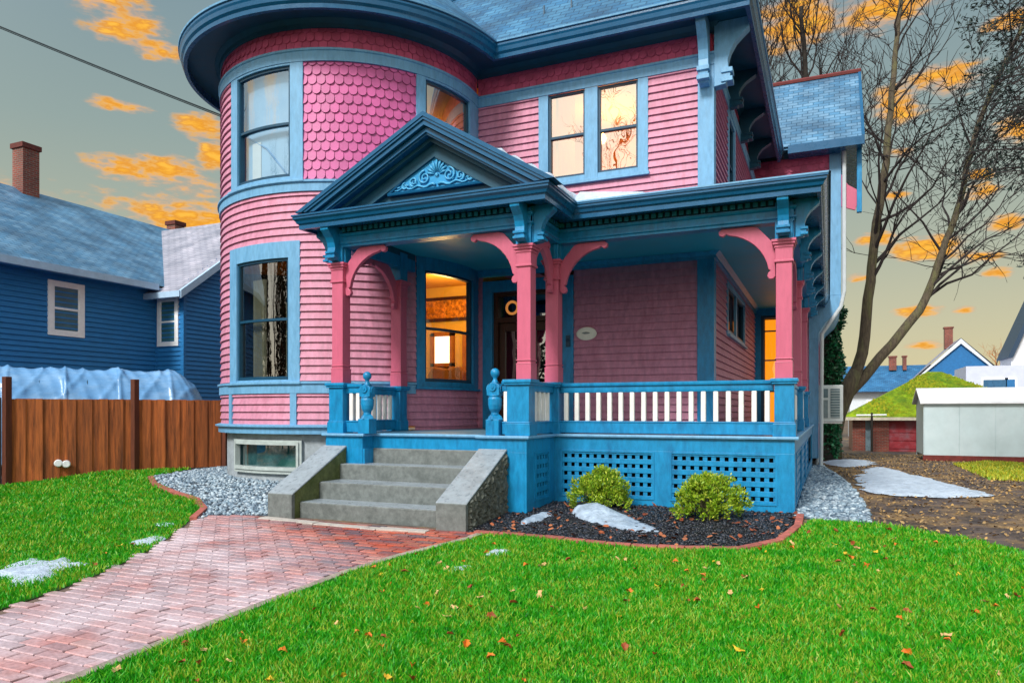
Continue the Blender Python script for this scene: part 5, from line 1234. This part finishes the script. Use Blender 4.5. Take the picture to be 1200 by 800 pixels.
# ------------------------------------------------------------------ neighbour house on the left
nb = thing('blue_neighbour_house', 'dark blue clapboard house with white window trim and blue roof behind the fence', 'house', (-20, 16, 0))
nblue = mat('deep_blue_siding_paint', '#2878b6', .5, .08, 4, .15, 50, (1, 1, 3))
UN, VN, UN2 = -19.4, 16.36, -18.23
mb = MB()
mA = lambda s, z, d: (UN+d, s, z); mBq = lambda s, z, d: (s, VN-d, z); mC = lambda s, z, d: (UN2+d, s, z)
clap(mb, mA, 2, VN, 0, 5.2, exp=.14); clap(mb, mBq, UN, UN2, 0, 5.2, exp=.14)
obj('main_wall', mb, nblue, nb, recalc=False)
mb = MB(); z = 0
RV, RZ = 20.6, 8.35
while z < 8.2:
    b = z+.14; i = 0 if z < 5.2 else (z-5.2)/.75
    if VN+i < 2*RV-VN-i: clap(mb, mC, VN+i, 2*RV-VN-i, z, b-.001, exp=.14)
    z = b
obj('gable_wall', mb, nblue, nb, recalc=False)
mb = MB(); mb.box(UN2-.1, UN2+.035, VN-.035, VN+.08, 0, 5.2); mb.box(UN-.02, UN+.06, VN-.06, VN, 0, 5.2); obj('corner_board', mb, nblue, nb)
wt = mat('neighbour_white_trim', '#f4f7fb', .5, .04)
def nwin(mf, a, b, z0, z1, f=.16):
    mb = MB(); mbox(mb, mf, a, a+f, z0, z1, 0, .06); mbox(mb, mf, b-f, b, z0, z1, 0, .06); mbox(mb, mf, a+f, b-f, z1-f, z1, 0, .058); mbox(mb, mf, a+f, b-f, z0, z0+f, 0, .058); m_ = (z0+z1)/2; mbox(mb, mf, a+f, b-f, m_-.03, m_+.03, 0, .045)
    for q in (a+f, b-f-.03): mbox(mb, mf, q, q+.03, z0+f, z1-f, 0, .044)
    w = obj('window', mb, wt, nb, bevel=.006)
    mb = MB(); mbox(mb, mf, a+f, b-f, z0+f, z1-f, .022, .032); obj('pane', mb, mat('neighbour_glass', '#3f6f78', .08, .15, 2, spec=.9), w)
nwin(mA, 12.88, 13.93, 3.43, 4.93); nwin(mA, 12.75, 13.8, .5, 1.98); nwin(mBq, UN+.09, UN2-.18, 3.38, 4.90, .14); nwin(mBq, UN+.09, UN2-.18, 1.1, 2.40, .14)
mb = MB(); er = -18.9; rr_ = -24.6; ze, zrg = 5.22, 8.75
mb.poly([(er, 1, ze), (er, VN+.3, ze), (er, 30, ze), (rr_, 30, zrg), (rr_, 1, zrg)]); mb.poly([(rr_, 1, zrg), (rr_, 30, zrg), (-30, 30, ze), (-30, 1, ze)])
o = obj('main_roof', mb, M['slate2'], nb, recalc=False); boxuv(o)
mb = MB(); ue = UN2+.35; vs_, ve = VN-.45, 2*RV-VN+.45; ze2 = 5.2-.45*.75+.12
mb.poly([(ue, vs_, ze2), (ue, RV, RZ+.12), (-24.5, RV, RZ+.12), (-20.5, vs_, ze2)]); mb.poly([(ue, RV, RZ+.12), (ue, ve, ze2), (-24.5, ve, ze2), (-24.5, RV, RZ+.12)])
o = obj('wing_roof', mb, M['slategrey'], nb, recalc=False); boxuv(o)
gm = mat('pale_blue_gutter', '#a9c6e0', .4, .06)
mb = MB(); mb.box(er-.45, er+.02, 1, VN-.2, ze-.12, ze-.08); mb.box(er-.02, er+.12, 1, VN-.42, ze-.16, ze+.03); mb.box(UN-.3, ue+.02, vs_-.05, vs_+.1, ze2-.18, ze2+.0)
for v0, z0, v1, z1 in ((vs_, ze2, RV, RZ+.12), (RV, RZ+.12, ve, ze2)): mb.add([(ue-.04, v0, z0-.22), (ue+.05, v0, z0-.22), (ue+.05, v1, z1-.22), (ue-.04, v1, z1-.22), (ue-.04, v0, z0+.02), (ue+.05, v0, z0+.02), (ue+.05, v1, z1+.02), (ue-.04, v1, z1+.02)], [(0,1,2,3),(4,5,6,7),(0,1,5,4),(1,2,6,5),(2,3,7,6),(3,0,4,7)])
mb.tube([(-20.2, vs_+.25, ze2+.3), (-22.6, 19.0, 7.2)], .08, 6)
obj('eave_trim', mb, gm, nb)
mb = MB(); mb.box(UN-.45, UN+.5, 1, VN, ze-.13, ze-.125); obj('soffit', mb, nblue, nb)
for (x, y, w, z0, z1) in ((-24.4, 15.5, .27, 7.8, 10.0), (-25.2, 22.2, .24, 7.8, 9.15)):
    mb = MB(); mb.box(x-w, x+w, y-w, y+w, z0, z1); o = obj('chimney', mb, M['nbrick'], nb, recalc=True); boxuv(o)
    mb = MB(); mb.box(x-w-.05, x+w+.05, y-w-.05, y+w+.05, z1, z1+.16); q = obj('chimney_cap', mb, mat('dark_brick_cap', '#5a2a24', .8, .2, 10), o)
# ------------------------------------------------------------------ right side buildings
sd = thing('white_shed', 'low white panelled shed with shallow white roof and dark red base at right', 'shed', (3, 27, -.3))
shm = mat('white_shed_panels', '#b9ccd2', .45, .05, 2, dirt='#c9d8de', dscale=1.5)
X0, X1, Y0, Y1, ZG, ZE = 2.82, 8.2, 26.9, 29.2, -.16, 1.62
mb = MB(); k = 0; x = X0
while x < X1:
    b = min(X1, x+.98); mb.box(x+.012, b-.012, Y0, Y0+.05, ZG+.1, ZE); mb.box(x-.015, x+.012, Y0+.012, Y0+.05, ZG+.1, ZE); x = b
mb.box(X0, X0+.04, Y0+.06, Y1, ZG+.1, ZE); mb.box(X0, X1, Y1-.05, Y1, ZG, ZE); mb.poly([(X0, Y0, ZE), (X0, Y1, ZE), (X0, (Y0+Y1)/2, ZE+.44)])
obj('wall', mb, shm, sd, bevel=.004)
mb = MB(); ym = (Y0+Y1)/2
for a, za, b, zb in ((Y0-.12, ZE-.02, ym, ZE+.47), (ym, ZE+.47, Y1+.12, ZE-.02)): mb.add([(X0-.12, a, za), (X1, a, za), (X1, b, zb), (X0-.12, b, zb), (X0-.12, a, za+.05), (X1, a, za+.05), (X1, b, zb+.05), (X0-.12, b, zb+.05)], [(0,1,2,3),(4,5,6,7),(0,1,5,4),(1,2,6,5),(2,3,7,6),(3,0,4,7)])
obj('roof', mb, mat('white_shed_roof', '#dfe2e8', .4, .05, 3), sd)
mb = MB(); mb.box(X0-.03, X1, Y0-.03, Y0+.0, ZG-.35, ZG+.1); obj('base_board', mb, mat('dark_red_board', '#6d2a26', .7, .2), sd)
ga = thing('mossy_brick_garage', 'small red brick garage with bright green mossy hipped roof behind the white shed', 'garage', (4.5, 37, -.6))
mb = MB(); mb.box(.97, 1.5, 36.5, 36.6, -.8, 1.15); mb.box(1.75, 2.45, 36.45, 36.6, -.8, 1.15); mb.box(4.2, 8.4, 36.5, 36.6, -.8, 1.15); mb.box(.97, 8.4, 43, 43.1, -.8, 1.15); mb.box(.97, 1.07, 36.6, 43, -.8, 1.15)
o = obj('wall', mb, M['nbrick'], ga); boxuv(o)
mb = MB(); mb.box(2.45, 4.2, 36.56, 36.62, -.8, 1.05)
for k in range(4): mb.box(2.47, 4.18, 36.53, 36.56, -.3+k*.36, -.02+k*.36)
obj('door', mb, mat('faded_red_door', '#9a2f3a', .6, .15, 4, dirt='#7a6a74', dscale=2, damt=.7), ga)
mb = MB(); mb.box(1.5, 1.75, 36.6, 36.65, -.8, 1.15); obj('side_window', mb, mat('garage_window', '#6f8691', .3), ga)
mo = mat('moss_on_shingles', '#7c9410', .95, .45, 2.6, 1.0, 5, dirt='#2f6a12', dscale=.7, damt=.9)
mb = MB(); a0, a1, b0, b1, ze3, zt3 = .6, 8.8, 36.1, 43.5, 1.10, 3.25
mb.poly([(a0, b0, ze3), (a1, b0, ze3), (4.9, 39.8, zt3), (4.3, 39.8, zt3)]); mb.poly([(a1, b0, ze3), (a1, b1, ze3), (4.9, 39.8, zt3)]); mb.poly([(a0, b1, ze3), (a0, b0, ze3), (4.3, 39.8, zt3)]); mb.poly([(a1, b1, ze3), (a0, b1, ze3), (4.3, 39.8, zt3), (4.9, 39.8, zt3)])
obj('roof', mb, mo, ga, recalc=False)
n = 7000; xx = rs.uniform(a0, a1, n); ff = rs.rand(n)**.8; yy = b0+(39.8-b0)*ff; ok = (xx > a0+(4.3-a0)*ff) & (xx < a1+(4.9-a1)*ff); xx, yy, ff = xx[ok], yy[ok], ff[ok]; n = len(xx); zz = ze3+(zt3-ze3)*ff+.01; hgt = rs.uniform(.03, .13, n)*(.6+.5*np.sin(xx*2.1+yy*1.3)); aa = rs.uniform(0, 6.28, n); wd = .07
Vm = np.stack([np.stack([xx-np.cos(aa)*wd, yy-np.sin(aa)*wd, zz], 1), np.stack([xx+np.cos(aa)*wd, yy+np.sin(aa)*wd, zz], 1), np.stack([xx, yy, zz+np.abs(hgt)], 1)], 1).reshape(-1, 3)-np.array(origin(ga)[:])
mo_ = fast_mesh('moss', Vm, np.arange(n*3).reshape(n, 3), island_mat('moss_tufts', ['#5a8a10', '#8aa818', '#b8b428', '#3f7a14'], .9, pos=.6)); mo_.parent = ga
mb = MB(); mb.box(a0, a1, b0-.03, b0+.05, ze3-.14, ze3-.004); obj('eave_board', mb, mat('pale_eave_board', '#c9c2b0', .6, .1), ga)
po = thing('clothes_post', 'thin dark post with a short crossbar standing in front of the brick garage', 'post', (1.72, 35.6, -.6))
mb = MB(); mb.tube([(1.72, 35.6, -.6), (1.72, 35.6, 1.3)], .05, 8); obj('upright', mb, M['barkdark'], po); mb = MB(); mb.tube([(1.1, 35.6, 1.18), (2.3, 35.6, 1.2)], .04, 8); obj('crossbar', mb, wt, po)
# distant houses
def win2(parent, x0, x1, y, z0, z1, m_):
    mb = MB(); mb.box(x0-.12, x1+.12, y-.06, y-.01, z0-.12, z1+.12); w = obj('window', mb, wt, parent); mb = MB(); mb.box(x0, x1, y-.08, y-.061, z0, z1); obj('pane', mb, m_, w)
h1 = thing('far_blue_roofed_house', 'distant white house with dark blue roof and blue front gable behind the mossy garage', 'house', (6, 70, -2))
bw = mat('far_white_siding', '#cfd8e2', .6, .04); bg_ = mat('far_blue_gable', '#1f6aa6', .6, .08); bp_ = mat('far_dark_pane', '#2e5f86', .3)
mb = MB(); mb.box(1.6, 11.4, 68, 74, -2.5, 3.1); mb.box(6.6, 12.6, 67.4, 68, -2.5, 4.2); obj('wall', mb, bw, h1)
mb = MB(); mb.poly([(1.0, 67.3, 3.0), (8.5, 67.3, 3.0), (8.5, 71, 5.35), (1.0, 71, 5.35)]); mb.poly([(1.0, 71, 5.35), (12, 71, 5.35), (12, 75, 3), (1.0, 75, 3)]); o = obj('roof', mb, M['slateblue'], h1, recalc=False); boxuv(o)
mb = MB(); gx = 9.6; mb.extr([(6.9, 4.2), (12.4, 4.2), (gx, 6.75)], lambda a, b, t: (a, t, b), 67.2, 67.35); obj('gable', mb, bg_, h1)
mb = MB()
for s, e in ((-1, 6.2), (1, 12.9)): mb.extr([(gx, 7.15), (gx, 6.75), (e+(.3 if s < 0 else -.3), 3.9), (e, 3.75)], lambda a, b, t: (a, t, b), 67.0, 67.2)
mb.box(6.6, 12.6, 67.1, 67.25, 4.0, 4.2); obj('rake_board', mb, bw, h1)
mb = MB(); mb.poly([(6.2, 67.0, 3.95), (gx, 67.0, 7.2), (gx, 72, 7.2), (6.2, 72, 3.95)]); mb.poly([(gx, 67.0, 7.2), (12.9, 67.0, 3.95), (12.9, 72, 3.95), (gx, 72, 7.2)]); o = obj('gable_roof', mb, M['slategrey'], h1, recalc=False); boxuv(o)
win2(h1, 9.1, 10.2, 67.4, 2.9, 3.8, bp_); win2(h1, 3.0, 5.2, 68, 1.3, 2.2, mat('far_lilac_pane', '#8a94b0', .4)); win2(h1, 7.2, 8.3, 67.4, 2.9, 3.8, bp_)
for x, z0, z1, w in ((9.15, 6.6, 8.3, .3), (5.0, 4.9, 6.0, .28), (5.9, 4.9, 6.0, .14)):
    mb = MB(); mb.box(x-w, x+w, 70, 70.6, z0, z1); mb.box(x-w-.06, x+w+.06, 69.94, 70.66, z1, z1+.12); o = obj('chimney', mb, M['nbrick'], h1); boxuv(o)
h2 = thing('far_white_house', 'distant pale lilac white house with blue shuttered window at the right edge', 'house', (11, 58, -2))
mb = MB(); mb.box(8.6, 20, 58, 63, -2.5, 4.45); obj('wall', mb, mat('lilac_white_siding', '#c3cbe2', .6, .04, 3), h2)
mb = MB(); mb.extr([(11.3, 4.45), (11.3, 5.6), (12.9, 9.6), (15.5, 5.6), (15.5, 4.45)], lambda a, b, t: (a, t, b), 58.5, 62); obj('gable_wall', mb, mat('pale_gable_siding', '#d5d8e0', .6, .04, 3), h2)
mb = MB(); mb.extr([(11.05, 5.0), (11.35, 5.0), (13.0, 9.2), (13.0, 9.9)], lambda a, b, t: (a, t, b), 58.2, 62); mb.extr([(12.0, 7.5), (12.3, 7.2), (14.5, 7.2), (13.2, 10.0)], lambda a, b, t: (a, t, b), 58.3, 58.45); obj('roof', mb, M['slateblue'], h2)
win2(h2, 9.6, 10.9, 58, 2.6, 3.5, bp_); win2(h2, 10.95, 11.4, 58, 2.6, 3.5, bg_)
win2(h2, 12.2, 12.6, 58.5, 5.6, 6.4, bp_)
# ------------------------------------------------------------------ overhead wire
mb = MB(); a = Vector((-10.7, 10.65, 7.05)); b = a+(Vector((-14.7, 8.84, 8.98))-a)*4; pts = [a.lerp(b, k/30)-Vector((0, 0, .25*4*(k/30)*(1-k/30))) for k in range(31)]
mb.tube(pts, .014, 6); mb.tube([p+Vector((0, .02, -.03)) for p in pts], .009, 5); tag(obj('overhead_cable', mb, mat('dark_cable', '#1c2a30', .6)), 'dark overhead cable sagging from the upper left down to the tower eave', 'cable')

# ------------------------------------------------------------------ sky
SUN_AZ, SUN_EL = -172, 42
w = bpy.data.worlds.new('World'); scene.world = w; w.use_nodes = True
nt = w.node_tree; N = nt.nodes; L = nt.links; N.clear()
out = N.new('ShaderNodeOutputWorld'); bg = N.new('ShaderNodeBackground'); L.new(bg.outputs[0], out.inputs[0])
tc = N.new('ShaderNodeTexCoord'); G_ = tc.outputs['Generated']
sky = N.new('ShaderNodeTexSky'); sky.sky_type = 'NISHITA'; sky.sun_disc = False; sky.sun_elevation = R(SUN_EL); sky.sun_rotation = R(SUN_AZ); sky.dust_density = 3; sky.air_density = 1.0
sx = N.new('ShaderNodeSeparateXYZ'); L.new(G_, sx.inputs[0])
ramp = N.new('ShaderNodeValToRGB'); L.new(sx.outputs['Z'], ramp.inputs[0]); e = ramp.color_ramp.elements
e[0].position = 0; e[0].color = lin('#dccb98'); e[1].position = 1; e[1].color = lin('#86a8c4')
for p, c in ((.09, '#c6be98'), (.2, '#a9ae97'), (.33, '#90a19a'), (.46, '#7f959a'), (.62, '#86a0ae')): q = e.new(p); q.color = lin(c)
nsc = N.new('ShaderNodeVectorMath'); nsc.operation = 'SCALE'; nsc.inputs['Scale'].default_value = .10; L.new(sky.outputs[0], nsc.inputs[0])
mxs = N.new('ShaderNodeMixRGB'); mxs.inputs[0].default_value = .88; L.new(nsc.outputs[0], mxs.inputs[1]); L.new(ramp.outputs[0], mxs.inputs[2])
nz = N.new('ShaderNodeTexNoise'); nz.inputs['Scale'].default_value = 11; nz.inputs['Detail'].default_value = 9; nz.inputs['Roughness'].default_value = .62
mpn = N.new('ShaderNodeMapping'); mpn.inputs['Scale'].default_value = (1, 1, 3.2); L.new(G_, mpn.inputs[0]); L.new(mpn.outputs[0], nz.inputs['Vector'])
nz2 = N.new('ShaderNodeTexNoise'); nz2.inputs['Scale'].default_value = 46; nz2.inputs['Detail'].default_value = 6; L.new(mpn.outputs[0], nz2.inputs['Vector'])
def M2(op, a, b=None, c=None):
    n = N.new('ShaderNodeMath'); n.operation = op
    for i, x in enumerate((a, b, c)):
        if x is None: continue
        if isinstance(x, (int, float)): n.inputs[i].default_value = x
        else: L.new(x, n.inputs[i])
    return n.outputs[0]
CL = [(-53.6, 26.6, 2.6, 1.4), (-51.6, 25.2, 2.6, 1.4), (-50.0, 24.2, 1.7, .9), (-52.2, 20.4, 2.0, .5), (-52.0, 16.5, 2.6, .9), (-49.6, 16.6, 3.4, 1.35), (-47.4, 15.8, 2.4, 1.15), (-46.9, 19.9, 1.8, 1.0), (-46.0, 18.0, 1.3, 1.2), (-46.6, 26.4, .8, .6),
      (-2.4, 26.7, 3.4, 2.0), (3.4, 26.3, 3.4, 1.5), (7.2, 21.6, 2.3, 1.2), (4.3, 20.5, 1.8, 1.3), (9.3, 14.3, 1.2, .6), (9.2, 15.4, 1.0, .4), (6.1, 11.1, 2.6, .95), (3.2, 12.0, 1.6, .6), (9.3, 10.2, 1.4, .5), (10.7, 12.2, 1.6, .7),
      (5.8, 6.9, 1.7, .55), (8.3, 6.8, .9, .35), (6.1, 4.6, 1.5, .4), (2.0, 9.5, 1.0, .4), (11.2, 17.8, 1.4, 1.0), (4.6, 17.5, 1.0, .4), (10.2, 9.0, 1.0, .4), (4.2, 14.8, .9, .35), (1.2, 15.6, 1.0, .5), (11.0, 24.0, 1.6, .6)]
for k in range(16):   # more of the same clouds round the rest of the sky
    CL.append((30+k*19+random.uniform(-6, 6), random.uniform(9, 38), random.uniform(5, 11), random.uniform(1.6, 3.4)))
acc = None
nof = M2('SUBTRACT', nz.outputs['Fac'], .5); nof2 = M2('SUBTRACT', nz2.outputs['Fac'], .5)
for az, el, ww, hh_ in CL:
    a, b = R(az), R(el); c = Vector((math.sin(a)*math.cos(b), math.cos(a)*math.cos(b), math.sin(b))); h = Vector((math.cos(a), -math.sin(a), 0)); v = h.cross(c)
    if v.z < 0: v = -v
    def dot(vec):
        n = N.new('ShaderNodeVectorMath'); n.operation = 'DOT_PRODUCT'; L.new(G_, n.inputs[0]); n.inputs[1].default_value = vec; return n.outputs['Value']
    X = M2('MULTIPLY', dot(h), 1/math.radians(ww)); Y = M2('MULTIPLY', M2('SUBTRACT', dot(v), 0), 1/math.radians(hh_))
    q = M2('SUBTRACT', 1, M2('ADD', M2('MULTIPLY', X, X), M2('MULTIPLY', Y, Y)))
    q = M2('MULTIPLY', q, M2('GREATER_THAN', dot(c), 0)) if False else M2('SUBTRACT', q, M2('MULTIPLY', M2('LESS_THAN', dot(c), 0), 1000))
    q = M2('MAXIMUM', q, -3)
    acc = q if acc is None else M2('MAXIMUM', acc, q)
d = M2('ADD', M2('ADD', acc, M2('MULTIPLY', nof, 2.9)), M2('MULTIPLY', nof2, 2.0))
mr = N.new('ShaderNodeMapRange'); mr.interpolation_type = 'SMOOTHSTEP'; mr.inputs['From Min'].default_value = -.1; mr.inputs['From Max'].default_value = 1.25; L.new(d, mr.inputs['Value'])
ccr = N.new('ShaderNodeValToRGB'); e = ccr.color_ramp.elements; e[0].position = 0; e[0].color = lin('#c4a184'); e[1].position = 1; e[1].color = lin('#f3b545')
for p, c in ((.35, '#e8ad78'), (.6, '#f2ac3a'), (.8, '#e0942c')): q = e.new(p); q.color = lin(c)
cn = M2('MULTIPLY_ADD', nof2, 1.0, M2('MULTIPLY_ADD', nof, 1.1, M2('MULTIPLY', mr.outputs[0], .78))); L.new(cn, ccr.inputs[0])
mc = N.new('ShaderNodeMixRGB'); L.new(mr.outputs[0], mc.inputs[0]); L.new(mxs.outputs[0], mc.inputs[1]); L.new(ccr.outputs[0], mc.inputs[2])
# glow added to the sky behind the camera as fill for the porch front
bd = N.new('ShaderNodeVectorMath'); bd.operation = 'DOT_PRODUCT'; L.new(G_, bd.inputs[0]); bd.inputs[1].default_value = (-.10, -.88, .46)
bm2 = N.new('ShaderNodeMapRange'); bm2.interpolation_type = 'SMOOTHSTEP'; bm2.inputs['From Min'].default_value = -.25; bm2.inputs['From Max'].default_value = .9; L.new(bd.outputs['Value'], bm2.inputs['Value'])
br_ = N.new('ShaderNodeMixRGB'); br_.blend_type = 'ADD'; br_.inputs[2].default_value = (.76, .71, .65, 1); L.new(bm2.outputs[0], br_.inputs[0]); L.new(mc.outputs[0], br_.inputs[1])
L.new(br_.outputs[0], bg.inputs[0]); bg.inputs[1].default_value = 1.0
sun = bpy.data.lights.new('sun', 'SUN'); sun.energy = 3.4; sun.angle = R(13); sun.color = (1, .955, .89)
so = bpy.data.objects.new('sun', sun); col.objects.link(so)
dv = Vector((math.sin(R(SUN_AZ))*math.cos(R(SUN_EL)), math.cos(R(SUN_AZ))*math.cos(R(SUN_EL)), math.sin(R(SUN_EL))))
so.rotation_euler = dv.to_track_quat('Z', 'Y').to_euler()
# ------------------------------------------------------------------ camera and render
cam = bpy.data.cameras.new('camera'); co = bpy.data.objects.new('camera', cam); col.objects.link(co); scene.camera = co
co.location = (0, 0, 1.35); co.rotation_euler = (R(90), 0, R(23.68)); cam.sensor_width = 36; cam.lens = 847.7/1200*36; cam.shift_y = 82/1200; cam.clip_end = 2000; cam.clip_start = .05
vs_ = scene.view_settings; vs_.view_transform = 'Standard'; vs_.look = 'None'; vs_.exposure = 0.2; vs_.gamma = 1; vs_.use_curve_mapping = False
scene.render.engine = 'CYCLES'; scene.cycles.max_bounces = 6; scene.cycles.diffuse_bounces = 3; scene.cycles.glossy_bounces = 3; scene.cycles.transparent_max_bounces = 8
scene.cycles.caustics_reflective = False; scene.cycles.caustics_refractive = False
